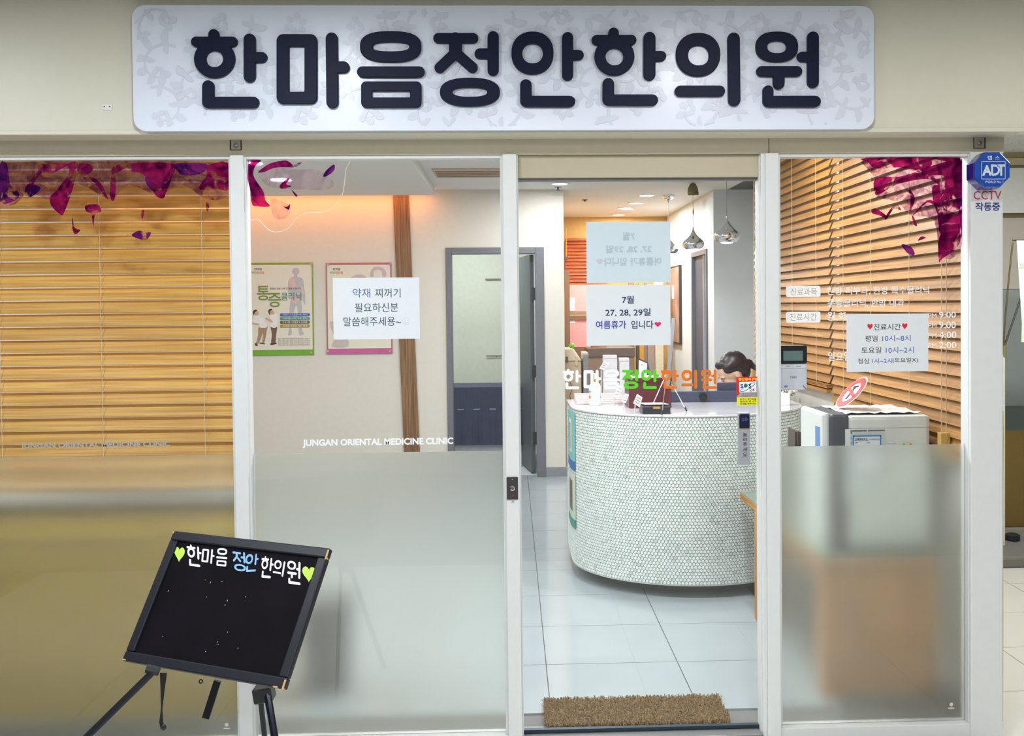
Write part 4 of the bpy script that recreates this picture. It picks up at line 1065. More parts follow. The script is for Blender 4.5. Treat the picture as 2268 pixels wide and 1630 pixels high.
for k, (c, s_) in enumerate((((62, 100, 180), '척추디스크질환 (목, 허리)'), ((60, 148, 128), '관절질환 (어깨, 무릎, 발목)'), ((112, 80, 78), '두통, 복통, 소화불량 및 만성통증'), ((172, 150, 30), '이유를 모르는 모든 통증'))):
    y = 738+46*k; a, b_ = zp(443, y), zp(808, y+42)
    mb = MB(); rr_px(mb, a[0], a[1], b_[0], b_[1], 2.5, Y-.0006, .0004); obj('bar', mb, M('poster_bar_%d' % k, c, .5), p1)
    ptxt(s_, 480, y+9, 780, y+33, white_vinyl)
for k in range(4): ptxt('통증은 신체에 이상이 생겼을 때 우리 몸이 보내는 신호입니다', 420, 1045+25*k, 812, 1062+25*k, M('poster_small_ink', (110, 106, 100), .7))
skin_p, hair_p, shirt_p, trou1, trou2 = M('print_skin', (214, 170, 140), .7), M('print_hair', (60, 44, 40), .7), M('print_shirt', (236, 238, 238), .7), M('print_khaki', (172, 140, 108), .7), M('print_brown', (112, 84, 70), .7)
flat(p1, 'man', [(150,760),(185,768),(245,800),(262,850),(285,910),(200,915),(180,880),(150,860),(110,850),(130,800)], shirt_p, 3)
flat(p1, 'man', [(185,905),(285,895),(280,960),(255,1090),(225,1110),(235,980),(190,1095),(150,1120),(175,1010)], trou1, 2)
flat(p1, 'man', [(110,715),(150,695),(182,735),(170,765),(130,760)], skin_p, 4); flat(p1, 'man', [(110,720),(140,695),(165,705),(135,730),(122,765)], hair_p, 5)
flat(p1, 'man', [(105,850),(130,858),(190,870),(185,882),(120,878),(100,866)], skin_p, 4); flat(p1, 'man', [(135,1105),(165,1115),(170,1140),(140,1135)], hair_p, 3); flat(p1, 'man', [(195,1098),(255,1108),(258,1120),(200,1112)], hair_p, 3)
flat(p1, 'woman', [(320,765),(360,740),(405,760),(405,905),(330,905),(325,830)], shirt_p, 3); flat(p1, 'woman', [(330,900),(405,900),(395,1010),(385,1105),(335,1115),(345,1000)], trou2, 2)
flat(p1, 'woman', [(305,700),(340,690),(372,735),(360,755),(320,750)], skin_p, 4); flat(p1, 'woman', [(300,705),(325,684),(350,695),(320,720),(318,760),(305,740)], hair_p, 5)
flat(p1, 'woman', [(275,795),(340,825),(355,850),(335,852),(270,815)], skin_p, 5); flat(p1, 'woman', [(328,1110),(395,1100),(400,1115),(335,1130)], hair_p, 3)
p2, Y = poster('pink framed poster half hidden behind the white paper notice', 723, 868, 582, 784, M('poster_pink_dark', (186, 100, 116), .4), M('poster_pink', (206, 92, 160), .4), True)
flat(p2, 'wreath', [(1555,230),(1590,180),(1650,170),(1710,190),(1745,240),(1740,290),(1700,290),(1690,230),(1640,205),(1590,230),(1590,290),(1550,290)], M('print_mauve', (206, 184, 190), .7))
flat(p2, 'figure', [(1310,300),(1380,270),(1440,265),(1500,295),(1500,320),(1310,320)], M('print_mauve', (206, 184, 190), .7))
flat(p2, 'figure', [(1050,870),(1100,840),(1180,900),(1270,1040),(1270,1150),(1080,1150),(1110,1040)], M('print_grey', (200, 190, 184), .7))

# ================================================================== RECEPTION COUNTER
ccx, ccy, ra, rb_ = 1.06, 2.60, .70, .70
def cpath(off=0, n=60, yb=3.05):
    P = [(ccx-ra-off, yb)]
    for k in range(n+1):
        t = pi+pi*k/n; P.append((ccx+(ra+off)*cos(t), ccy+(rb_+off)*sin(t)))
    P.append((ccx+ra+off, yb)); return P
ct = thing('reception_counter', 'round fronted reception counter clad in pale penny tiles', 'counter', (ccx, ccy, 0))
obj('plinth', MB().prism(cpath(-.16), 0, .07), M('plinth_dark', (110, 112, 114), .5), ct)
obj('body', MB().prism(cpath(-.004), .07, 1.008), M('tile_grout', (214, 222, 216), .8), ct)
obj('top', MB().prism(cpath(.006), 1.008, 1.02), M('counter_top_white', (226, 224, 230), .12, var=.01, coat=.3), ct, bevel=.003)
pt = MB(); rt = .0092; pit = .0202; row = pit*.866
ppath = cpath(0, 160); seg = []
acc = 0
for i in range(len(ppath)-1):
    a, b2 = Vector(ppath[i]), Vector(ppath[i+1]); seg.append((acc, a, b2)); acc += (b2-a).length
def along(s_):
    for a0, a, b2 in reversed(seg):
        if s_ >= a0-1e-9:
            d = (b2-a).normalized(); return a+d*(s_-a0), d
    return seg[0][1], Vector((0, -1))
nrow = int(.928/row)
for j in range(nrow):
    z = .078+rt+j*row; s_ = (pit/2 if j % 2 else 0)+.012
    while s_ < acc-.01:
        p, d = along(s_); nn = Vector((d.y, -d.x))
        pt.cur = random.choice((0, 0, 0, 1, 1, 2)) if random.random() < .93 else 3
        ring0 = []; ring1 = []
        for k in range(8):
            a = pi/8+k*pi/4; u, w = rt*cos(a), rt*sin(a)
            ring0.append((p.x+d.x*u-nn.x*.002, p.y+d.y*u-nn.y*.002, z+w)); ring1.append((p.x+d.x*u*.86+nn.x*.0022, p.y+d.y*u*.86+nn.y*.0022, z+w*.86))
        pt.loops([ring0, ring1], False, True)
        s_ += pit
po = obj('penny_tiles', pt, [M('penny_white', (240, 248, 245), .2), M('penny_mint', (230, 242, 238), .2), M('penny_pale', (234, 243, 243), .2), M('penny_grey', (212, 225, 222), .2)], ct)
po['kind'] = 'stuff'
# leaflets stuck on the counter's left side
for k, (ya, yb2, cA, cB) in enumerate(((914, 1042, (126, 200, 200), (40, 110, 180)), (1050, 1170, (206, 220, 206), (60, 150, 140)))):
    t = thing('leaflet', ('turquoise leaflet with a standing figure, upper one on the counter side', 'pale green leaflet, lower one on the counter side')[k], 'leaflet', (ccx-ra-.01, 2.6, atx(1262, yb2, ccx-ra-.01).z), 'leaflets on the counter')
    def side(s0, s1, za, zb2, off):
        L1 = []; 
        for i in range(9):
            p, d = along(s0+(s1-s0)*i/8); nn = Vector((d.y, -d.x)); L1.append((p+nn*off))
        return [(p.x, p.y, za) for p in L1], [(p.x, p.y, zb2) for p in L1]
    zA, zB = 1.63-(yb2-678)/368.0*1.0, 1.63-(ya-678)/368.0
    for nm, f0, f1, h0, h1, m, off in (('sheet', .22, .62, 0, 1, M('leaflet_%d' % k, cA, .5), .006), ('lower_band', .22, .62, 0, .16, M('leaflet_band_%d' % k, cB, .5), .0066),
                                      ('picture', .36, .54, .3, .86, M('leaflet_pic_%d' % k, ((228, 232, 232), (120, 108, 96))[k], .6), .0068), ('figure', .42, .48, .34, .8, M('leaflet_fig', (112, 84, 84), .6), .0072)):
        a, b2 = side(f0, f1, zA+(zB-zA)*h0, zA+(zB-zA)*h1, off)
        c_, d_2 = side(f0, f1, zA+(zB-zA)*h0, zA+(zB-zA)*h1, off-.0015)
        mb = MB(); mb.loops([c_, a, b2, d_2], False, False, closed=False)
        obj(nm, mb, m, t)
ZT_ = 1.02
def ct_box(nm, label, cat, px0, px1, py0, py1, Y0, dep, mat, group=None, bevel=.003, rot=0):
    """box standing on the counter top, its front filling the pixel rectangle at depth Y0"""
    xa, xb = XX(px0, Y0, (py0+py1)/2), XX(px1, Y0, (py0+py1)/2); zt = at((px0+px1)/2, py0, Y0).z; zb2 = max(ZT_, at((px0+px1)/2, py1, Y0).z)
    t = thing(nm, label, cat, ((xa+xb)/2, Y0+dep/2, ZT_), group)
    return t, xa, xb, zb2, zt
def yz(py, z=ZT_): return atz(1400, py, z).y       # depth of a point on the counter top
# sanitiser bottle with a fruit label
Yk = yz(897); c = at(1318, 880, Yk)
t = thing('pump_bottle', 'white pump bottle with an orange fruit label at the left of the counter', 'bottle', (c.x, Yk, ZT_))
zt = at(1318, 846, Yk).z
obj('bottle', MB().lathe([(.036, 0), (.038, .01), (.038, zt-ZT_-.03), (.03, zt-ZT_-.012), (.014, zt-ZT_)], (c.x, Yk, ZT_), 24, True, True), M('bottle_white', (226, 232, 234), .3), t, smooth=True)
obj('label', MB().lathe([(.0385, .015), (.0385, .075)], (c.x, Yk, ZT_), 24), M('bottle_label', (214, 228, 222), .5), t)
for px, py, w, h, col in ((1307, 880, 5, 5, (232, 110, 60)), (1306, 868, 3, 3.5, (60, 150, 90)), (1330, 869, 2.2, 4, (60, 150, 90)), (1331, 880, 2, 5, (226, 110, 70)), (1308, 888, 2.5, 3, (230, 130, 80))):
    p = at(px, py, Yk-.039); mb = MB(); mb.ell((c.x+(p.x-c.x)*.86, Yk-.033 if abs(p.x-c.x) < .03 else Yk-.018, p.z), w*.0024, .008, h*.0024, 10, 6); obj('fruit', mb, M('fruit_%d_%d' % col[:2], col, .5), t)
obj('collar', MB().lathe([(.012, 0), (.012, .02)], (c.x, Yk, zt), 14, True, True), M('pump_amber', (190, 140, 40), .4), t)
obj('pump', MB().tube([(c.x, Yk, zt+.02), (c.x, Yk, zt+.05), (c.x-.02, Yk-.02, zt+.05)], .005), M('pump_white', (236, 238, 240), .3), t)
# pink stepped tray
pinkm = M('tray_pink', (216, 196, 196), .4)
t = thing('stepped_tray', 'pale pink ribbed tray at the left end of the counter', 'tray', (.56, 2.85, ZT_))
for k in range(6): obj('rib', MB().box(.4, .7, 2.66+.05*k, 2.705+.05*k, ZT_, ZT_+.012+.007*k), pinkm, t, bevel=.003)
# white card boxes, calendar, maroon box, tray
def simple(nm, label, cat, rect, Y0, dep, mat, group=None, extra=None, bevel=.003):
    t, xa, xb, za, zt = ct_box(nm, label, cat, rect[0], rect[2], rect[1], rect[3], Y0, dep, mat, group)
    obj('body', MB().box(xa, xb, Y0, Y0+dep, ZT_, zt), mat, t, bevel=bevel)
    return t, xa, xb, zt
wbx = M('white_carton', (204, 206, 212), .6)
t, xa, xb, zt = simple('white_carton', 'larger white carton at the back of the counter', 'box', (1337, 787, 1367, 860), 2.98, .08, wbx, 'white cartons on the counter'); obj('lid_line', MB().box(xa, xb, 2.978, 2.98, zt-.02, zt-.018), grey_vinyl, t)
t, xa, xb, zt = simple('white_carton', 'narrower white carton right of the larger one on the counter', 'box', (1372, 793, 1394, 860), 2.98, .07, wbx, 'white cartons on the counter'); obj('lid_line', MB().box(xa, xb, 2.978, 2.98, zt-.02, zt-.018), grey_vinyl, t)
# tilted price cards
for k, (P, lab) in enumerate((([(1338, 800), (1350, 803), (1339, 820), (1327, 816)], 'tilted white card with print left of the white cartons'), ([(1372, 852), (1380, 856), (1368, 882), (1357, 878)], 'tilted pale card in front of the cartons'),
                              ([(1411, 872), (1423, 880), (1417, 902), (1402, 893)], 'ruled white card leaning on the black tray'), ([(1385, 871), (1393, 874), (1386, 893), (1377, 890)], 'small pale card beside the ruled one'))):
    Yc = (2.93, 2.5, 2.06, 2.25)[k]
    t = thing('small_card', lab, 'card', (at(P[3][0], P[3][1], Yc).x, Yc, ZT_), 'small cards on the counter')
    mb = MB(); poly_px(mb, P, Yc, .004); obj('sheet', mb, M('card_white', (226, 222, 220), .6), t)
    for i in range(3):
        f = .25+.25*i; a = [P[0][j]*(1-f)+P[3][j]*f for j in (0, 1)]; b2 = [P[1][j]*(1-f)+P[2][j]*f for j in (0, 1)]
        l0 = [a[j]+(b2[j]-a[j])*.15 for j in (0, 1)]; l1_ = [a[j]+(b2[j]-a[j])*.85 for j in (0, 1)]
        obj('print_line', MB().tube([at(*l0, Yc-.005), at(*l1_, Yc-.005)], .0012, 5), M('print_grey_ink', (120, 116, 124), .6), t)
    zlo = min(at(*p, Yc).z for p in P)
    if zlo > ZT_+.004: obj('holder', MB().tube([(at(P[3][0]+4, P[3][1], Yc).x, Yc+.004, ZT_), (at(P[3][0]+5, P[3][1]-6, Yc).x, Yc+.004, zlo+.02)], .004, 6), M('card_holder', (190, 190, 196), .3), t)
# desk calendar
Yc = 2.9
t = thing('desk_calendar', 'small tent calendar with a dark back on the counter', 'calendar', (at(1428, 830, Yc).x, Yc, ZT_))
zc_ = 678+(1.63-ZT_)*F_PX/(Yc+4.153)
mb = MB(); poly_px(mb, [(1415, 797), (1433, 805), (1431, zc_), (1413, zc_)], Yc, .003); obj('front_sheet', mb, paper, t)
mb = MB(); poly_px(mb, [(1416, 794), (1435, 802), (1440, 825), (1438, zc_-1), (1430, zc_-1)], Yc+.05, .004); obj('back_sheet', mb, M('calendar_slate', (70, 74, 84), .5), t)
lettering(t, '2017', (1419, 806, 1428, 810), Yc-.0045, M('calendar_green', (120, 160, 90), .6))
# dark maroon box and black tray with paper
t, xa, xb, zt = simple('maroon_box', 'dark maroon box on the counter behind the black tray', 'box', (1393, 838, 1487, 895), 2.36, .25, M('maroon', (88, 34, 44), .35), bevel=.004); obj('lid', MB().box(xa-.003, xb+.003, 2.355, 2.615, zt-.02, zt+.004), M('maroon', (88, 34, 44), .35), t, bevel=.003)
t = thing('black_tray', 'low black tray with a white sheet on the counter', 'tray', (at(1454, 903, 2.0).x, 2.06, ZT_))
xa, xb = XX(1423, 2.0, 895), XX(1485, 2.0, 895)
obj('box', MB().box(xa, xb, 2.0, 2.16, ZT_, ZT_+.042), M('tray_black', (38, 40, 52), .4), t, bevel=.004)
mb = MB(); mb.add([(xa-.005, 2.17, ZT_+.05), (xb-.02, 2.17, ZT_+.05), (xb+.0, 2.06, ZT_+.05), (xa+.02, 2.06, ZT_+.05)]+[(xa-.005, 2.17, ZT_+.048), (xb-.02, 2.17, ZT_+.048), (xb, 2.06, ZT_+.048), (xa+.02, 2.06, ZT_+.048)], [(3, 2, 1, 0), (4, 5, 6, 7), (0, 1, 5, 4), (1, 2, 6, 5), (2, 3, 7, 6), (3, 0, 4, 7)]); obj('sheet', mb, paper, t)
obj('tab', MB().box(xa+.06, xa+.1, 1.998, 2.002, ZT_+.03, ZT_+.042), M('tab_gold', (196, 160, 80), .4, .4), t)
# inner desk screen in slate blue, with clips
Yc = 2.72
t = thing('desk_screen', 'slate blue upstand behind the counter top in front of the seated person', 'desk screen', (at(1570, 890, Yc).x, Yc, ZT_))
slb = M('slate_blue_panel', (62, 68, 92), .4)
mb = MB().box(XX(1486, Yc, 880), 1.72, Yc, Yc+.03, ZT_, at(1590, 866, Yc).z); obj('panel', mb, slb, t, bevel=.004)
mb = MB().box(XX(1590, Yc+.06, 860), 1.72, Yc+.06, Yc+.1, ZT_, at(1640, 847, Yc+.06).z); obj('raised_panel', mb, slb, t, bevel=.004)
c = at(1557, 878, Yc); obj('round_clip', MB().lathey([(.025, 0), (.025, .012), (.012, .014), (.001, .013)], c, 20), black, t)
for k in range(8): a = 2*pi*k/8; obj('clip_tooth', MB().ell(c+Vector((.019*cos(a), -.014, .019*sin(a))), .005, .004, .005, 8, 6), black, t)
t = thing('paper_stack', 'stack of white papers lying behind the slate screen', 'paper stack', (at(1540, 868, 2.8).x, 2.84, ZT_))
xa, xb = XX(1495, 2.8, 868), XX(1583, 2.8, 868)
for k in range(3): obj('sheet', MB().box(xa+.01*k, xb-.015*k, 2.78+.004*k, 2.98, ZT_+.012*k+(.045 if k else 0)*0, ZT_+.012*k+.011), M('paper_grey_%d' % k, ((214, 218, 226), (196, 196, 206), (230, 230, 234))[k], .6), t)
# small silver display easel with an edge-on board
Yc = 1.98
ez = thing('display_easel', 'thin silver tabletop easel holding a narrow board seen edge on', 'display stand', (at(1480, 915, Yc).x, Yc, ZT_))
apex = at(1476, 828, Yc+.05)
for k, (px, py) in enumerate(((1441, 908), (1466, 920), (1521, 912))):
    f = atz(px, py, ZT_)+Vector((0, 0, .005)); obj('leg', MB().tube([f, apex], .0032, 6), chrome, ez); obj('foot', MB().tube([f, f+(apex-f)*.1], .0045, 6), (black if k else white_vinyl), ez)
A_, B_ = at(1478, 858, Yc+.05), at(1492, 706, Yc+.05)
u_ = (B_-A_).normalized(); dpt = Vector((.18, .98, 0)).normalized()
obj('board', MB().obox((A_+B_)/2+dpt*.12, u_, dpt, u_.cross(dpt), (B_-A_).length/2, .13, .005), M('easel_board_plum', (92, 48, 76), .4), ez)
obj('board_edge', MB().obox((A_+B_)/2-dpt*.012, u_, dpt, u_.cross(dpt), (B_-A_).length/2+.004, .004, .011), M('brushed_edge', (190, 190, 192), .3, .7), ez)
for k in range(8):
    p = A_+(B_-A_)*(.12+.1*k)+dpt*.03+u_.cross(dpt)*-.0065; obj('print_block', MB().obox(p, u_, dpt, u_.cross(dpt), .006, .014, .001), M('print_block_dark', (70, 66, 70), .6), ez)

# ================================================================== PENDANTS
for k, (px, pyb, s_, pyc) in enumerate(((1481, 562, 220., 425), (1535.5, 552, 245., 410), (1610, 537, 290., 380))):
    Yp = F_PX/s_-4.153; b0 = at(px, pyb, Yp); r = .1
    t = thing('pendant_lamp', ('chrome onion pendant lamp half hidden by the paper notice', 'chrome onion pendant lamp hanging from a dark dome, middle of the row', 'largest chrome onion pendant lamp nearest the door')[k], 'pendant lamp', (b0.x, Yp, b0.z), 'chrome pendant lamps')
    prof = [(.055, .0), (.075, .006), (.092, .022), (.1, .045), (.097, .062), (.085, .08), (.066, .097), (.046, .115), (.028, .136), (.015, .158), (.008, .178), (.005, .2)]
    obj('shade', MB().lathe(prof, (b0.x, Yp, b0.z), 40), chrome, t, smooth=True)
    obj('bulb', MB().lathe([(.052, .004), (.04, -.004), (.02, -.009), (.001, -.01)], (b0.x, Yp, b0.z), 24), emitmat('pendant_bulb_%d' % k, (250, 252, 255), 16), t, smooth=True)
    obj('cable', MB().tube([(b0.x, Yp, b0.z+.19), (b0.x, Yp, ZC-.02)], .0022, 6), M('cable_grey', (110, 108, 100), .4), t)
    if k == 1:
        obj('canopy', MB().lathe([(.008, -.12), (.05, -.118), (.052, -.1), (.045, -.05), (.025, -.012), (.002, -.004)], (b0.x, Yp, ZC), 28), M('bronze', (120, 112, 70), .25, .8), t, smooth=True)
        obj('cable_grip', MB().ell((b0.x+.002, Yp, b0.z+.34), .006, .006, .03, 10, 8), M('bronze', (120, 112, 70), .25, .8), t)
    else:
        obj('canopy', MB().lathe([(.002, -.045), (.045, -.043), (.06, -.035), (.062, 0)], (b0.x, Yp, ZC), 28), chrome, t, smooth=True)
        obj('cable_grip', MB().lathe([(.012, -.045), (.004, -.075)], (b0.x, Yp, ZC), 12), steel, t)
    ld = bpy.data.lights.new('pendant_bulb_light', 'SPOT'); ld.energy = 14; ld.spot_size = radians(150); ld.spot_blend = .6; ld.shadow_soft_size = .05
    lo = bpy.data.objects.new('pendant_bulb_light', ld); COL.objects.link(lo); lo.parent = t; lo.location = (0, 0, -.02)
# sprinkler and detector
p = atz(1236, 414, ZC)
t = thing('sprinkler', 'small dark ceiling sprinkler beside the first ceiling light', 'sprinkler', (p.x, p.y, ZC))
obj('rosette', MB().lathe([(.04, 0), (.036, -.006), (.012, -.008)], (p.x, p.y, ZC), 20), steel, t)
obj('head', MB().lathe([(.008, -.006), (.008, -.03), (.02, -.032), (.02, -.036), (.001, -.037)], (p.x, p.y, ZC), 14), M('dark_metal', (70, 70, 72), .4, .6), t)
p = atz(1295, 442, ZC)
t = thing('smoke_detector', 'tiny dark sensor dot on the ceiling above the corridor', 'sensor', (p.x, p.y, ZC))
obj('base', MB().lathe([(.03, 0), (.028, -.01), (.001, -.011)], (p.x, p.y, ZC), 16), M('sensor_grey', (120, 122, 124), .5), t); obj('eye', MB().lathe([(.012, -.011), (.008, -.02), (.001, -.021)], (p.x, p.y, ZC), 12), black, t)

# ================================================================== DOOR MAT
mt = thing('door_mat', 'brown shaggy door mat just inside the glass door', 'mat', (.48, .22, 0))
mx0, mx1, my0, my1 = .125, .835, .062, .345
obj('base', MB().box(mx0, mx1, my0, my1, .001, .008), M('mat_base', (84, 64, 36), .9), mt)
pile = MB(); rnd = random.Random(3)
for i in range(11000):
    x, y = rnd.uniform(mx0-.004, mx1+.004), rnd.uniform(my0, my1+.004); a = rnd.gauss(2.4, .9); l = rnd.uniform(.012, .026); w = .0022
    h = rnd.uniform(.008, .02); dx_, dy_ = cos(a)*l, sin(a)*l; n_ = (-sin(a)*w, cos(a)*w)
    pile.cur = rnd.choice((0, 0, 1, 2))
    pile.add([(x-n_[0], y-n_[1], .006), (x+n_[0], y+n_[1], .006), (x+dx_*.6+n_[0]*.8, y+dy_*.6+n_[1]*.8, .006+h), (x+dx_*.6-n_[0]*.8, y+dy_*.6-n_[1]*.8, .006+h), (x+dx_, y+dy_, .006+h*.8)], [(0, 1, 2, 3), (3, 2, 4)])
o = obj('pile', pile, [M('shag_brown', (126, 97, 50), .9), M('shag_dark', (94, 70, 34), .9), M('shag_light', (152, 120, 68), .9)], mt); o['kind'] = 'stuff'

# ================================================================== TABLE AND WHITE MACHINE BEHIND THE RIGHT WINDOW
oak = wood('table_oak', (162, 98, 16), (212, 148, 48), 2, 3); oak_x = wood('table_oak_edge', (160, 106, 44), (206, 152, 78), 1, 3)
tx0, tx1, ty0, ty1, tz = 1.252, 1.74, .27, 1.88, .6
tb = thing('wooden_table', 'wooden table with a glass sheet on top by the right window', 'table', ((tx0+tx1)/2, (ty0+ty1)/2, 0))
obj('top', MB().box(tx0, tx1, ty0, ty1, tz-.045, tz-.006), oak_x, tb, bevel=.003)
obj('glass_top', MB().box(tx0+.002, tx1-.002, ty0+.002, ty1-.002, tz-.006, tz), M('green_glass', (126, 142, 132), .08, var=.02), tb)
for k in range(4):
    w = (tx1-tx0-.06)/4; x = tx0+.06+k*w; obj('front_board', MB().box(x+.001, x+w-.001, ty0+.03, ty0+.05, .02, tz-.045), oak, tb, bevel=.002)
for x, y in ((tx0-.004, 1.42), (tx1-.07, 1.5), (tx0+.02, .32), (tx1-.07, .34)):
    obj('leg', MB().box(x, x+.05, y, y+.09, 0, tz-.045), oak, tb, bevel=.003)
obj('apron', MB().box(tx0+.03, tx0+.05, .4, 1.5, tz-.12, tz-.045), oak_x, tb)
wm = thing('white_machine', 'white packing machine with a grey side band standing on the wooden table', 'machine', (1.52, .58, tz))
Y0m, Y1m = .384, .80
mx_0, mx_1 = XX(1878, Y0m, 950), min(1.745, XX(2072, Y0m, 950)); mz = ZZ(920, Y0m, 1980)
wht = M('machine_white', (222, 226, 222), .35, var=.015)
obj('body', MB().box(mx_0, mx_1, Y0m, Y1m, tz, mz), wht, wm, bevel=.018)
gx = XX(1838, Y0m, 950)
obj('grey_band', MB().box(gx, mx_0+.005, Y0m-.004, Y1m-.05, tz, mz+.008), M('machine_grey', (78, 82, 90), .45), wm, bevel=.012)
obj('left_cover', MB().box(gx-.03, gx+.003, Y0m+.01, Y1m-.06, tz, mz+.012), wht, wm, bevel=.012)
obj('sticker', MB().box(gx-.0312, gx-.03, Y0m+.04, Y0m+.11, mz-.17, mz-.05), M('machine_blue', (96, 140, 200), .5), wm)
obj('front_plate', MB().pbox(1872, 950, 1962, 1110, Y0m-.006, Y0m), M('machine_plate', (216, 224, 222), .35), wm, bevel=.003)
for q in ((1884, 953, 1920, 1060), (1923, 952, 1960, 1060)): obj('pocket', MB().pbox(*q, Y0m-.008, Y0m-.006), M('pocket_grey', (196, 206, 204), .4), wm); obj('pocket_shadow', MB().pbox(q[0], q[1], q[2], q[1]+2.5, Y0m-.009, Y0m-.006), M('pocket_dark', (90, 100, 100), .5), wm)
obj('card', MB().pbox(1889, 964, 1952, 1050, Y0m-.011, Y0m-.009), paper, wm)
bf = M('card_blue', (36, 128, 200), .5)
for q in ((1889, 964, 1952, 967), (1889, 964, 1891.5, 1050), (1949.5, 964, 1952, 1050)): obj('card_border', MB().pbox(*q, Y0m-.0118, Y0m-.011), bf, wm)
lettering(wm, '고객관리카드', (1893, 970, 1922, 977), Y0m-.0125, navy_ink, .02); lettering(wm, '(고려한약포장기계)', (1924, 971, 1948, 976), Y0m-.0125, bf, .01)
for k in range(3): lettering(wm, str(k+1), (1884.5, 957+11*k, 1886.5, 961+11*k), Y0m-.0095, ink)
lettering(wm, '업체명', (1894, 979, 1900, 982), Y0m-.0125, ink); lettering(wm, '설치일자', (1919, 979, 1928, 982), Y0m-.0125, ink)
obj('dial', MB().lathey([(.026, 0), (.026, .003), (.001, .003)], at(2009, 990, Y0m), 24), M('dial_pale', (206, 220, 204), .4), wm)
for k, c in enumerate(((120, 180, 140), (210, 210, 90), (214, 110, 100))): a = radians(140-50*k); obj('dial_mark', MB().ell(at(2009, 990, Y0m)+Vector((.019*cos(a), -.003, .019*sin(a))), .006, .001, .003, 8, 6), M('dial_mark_%d' % k, c, .5), wm)
obj('nameplate', MB().pbox(1964, 979, 1986, 984, Y0m-.002, Y0m), paper, wm); lettering(wm, 'AUTO PACKING', (1966, 981, 1984, 982.5), Y0m-.0025, ink)
obj('seam', MB().pbox(1880, 947, 2071, 947.8, Y0m-.0005, Y0m+.002), grey_vinyl, wm)
# crumpled clear cover lying on the machine
cvm = MB(); N = 14
for j in range(9):
    for i in range(N): cvm.v.append((mx_0+.0+(mx_1-mx_0-.03)*i/(N-1), Y0m+.03+(Y1m-Y0m-.05)*j/8, mz+.004+.008*abs(sin(i*1.3+j*.9))*abs(cos(j*.7))))
for j in range(8):
    for i in range(N-1): cvm.f.append((j*N+i, j*N+i+1, (j+1)*N+i+1, (j+1)*N+i)); cvm.mi.append(0)
obj('plastic_cover', cvm, M('cover_plastic', (238, 236, 232), .4), wm, smooth=True)
# no-smoking disc
nc = at(1886, 869, .62); u_ = Vector((.69, 0, .72)).normalized(); v_ = Vector((-.06, .99, .0)); v_ = (v_-u_*v_.dot(u_)).normalized(); w_ = v_.cross(u_).normalized()
if w_.dot(CAM-nc) < 0: w_ = -w_
ns = thing('no_smoking_disc', 'red ringed no smoking disc standing on the white machine', 'sign', nc-u_*.1)
def disc(r0, r1, off, n=40, th=.002):
    mb = MB()
    def R_(r, o): return [nc+u_*(r*cos(2*pi*k/n))+v_*(r*sin(2*pi*k/n))+w_*o for k in range(n)]
    if r0 == 0: mb.loops([R_(r1, off-th), R_(r1, off)], True, True)
    else: mb.loops([R_(r1, off-th), R_(r1, off), R_(r0, off), R_(r0, off-th)], False, False)
    return mb
obj('disc', disc(0, .092, 0), M('disc_white', (232, 230, 230), .3), ns)
obj('red_ring', disc(.055, .085, .002), M('disc_red', (196, 48, 46), .3), ns)
obj('slash', MB().obox(nc+w_*.002, (u_*.25+v_*.97).normalized(), (u_*.97-v_*.25).normalized(), w_, .058, .008, .001), M('disc_red', (196, 48, 46), .3), ns)
obj('cigarette', MB().obox(nc+w_*.0018-u_*.005, (u_*.97+v_*.2).normalized(), (v_*.97-u_*.2).normalized(), w_, .035, .007, .001), M('disc_navy', (60, 50, 90), .4), ns)
obj('smoke', MB().tube([nc+w_*.003+u_*(.02+.02*t)+v_*(.018*sin(t*5)) for t in [k/8 for k in range(9)]], .0025, 6), ink, ns)
obj('foot', MB().tube([nc-u_*.088, Vector(((nc-u_*.088).x, (nc-u_*.088).y, mz+.014))], .005, 8), M('disc_white', (232, 230, 230), .3), ns)
# dark device beside it
dvx0, dvx1 = 1.325, 1.42
t = thing('dark_box', 'dark brown slanted box on the table left of the white machine', 'box', (1.37, 1.0, tz))
obj('body', MB().loops([[(dvx0, .97, tz), (dvx1, .97, tz), (dvx1, 1.15, tz), (dvx0, 1.15, tz)], [(dvx0+.012, .97, 1.035), (dvx1, .97, 1.0), (dvx1, 1.15, 1.0), (dvx0+.012, 1.15, 1.035)]]), M('device_brown', (84, 72, 64), .5), t, bevel=.004)
obj('trim', MB().box(dvx0, dvx0+.006, .965, .97, tz, 1.03), black, t)
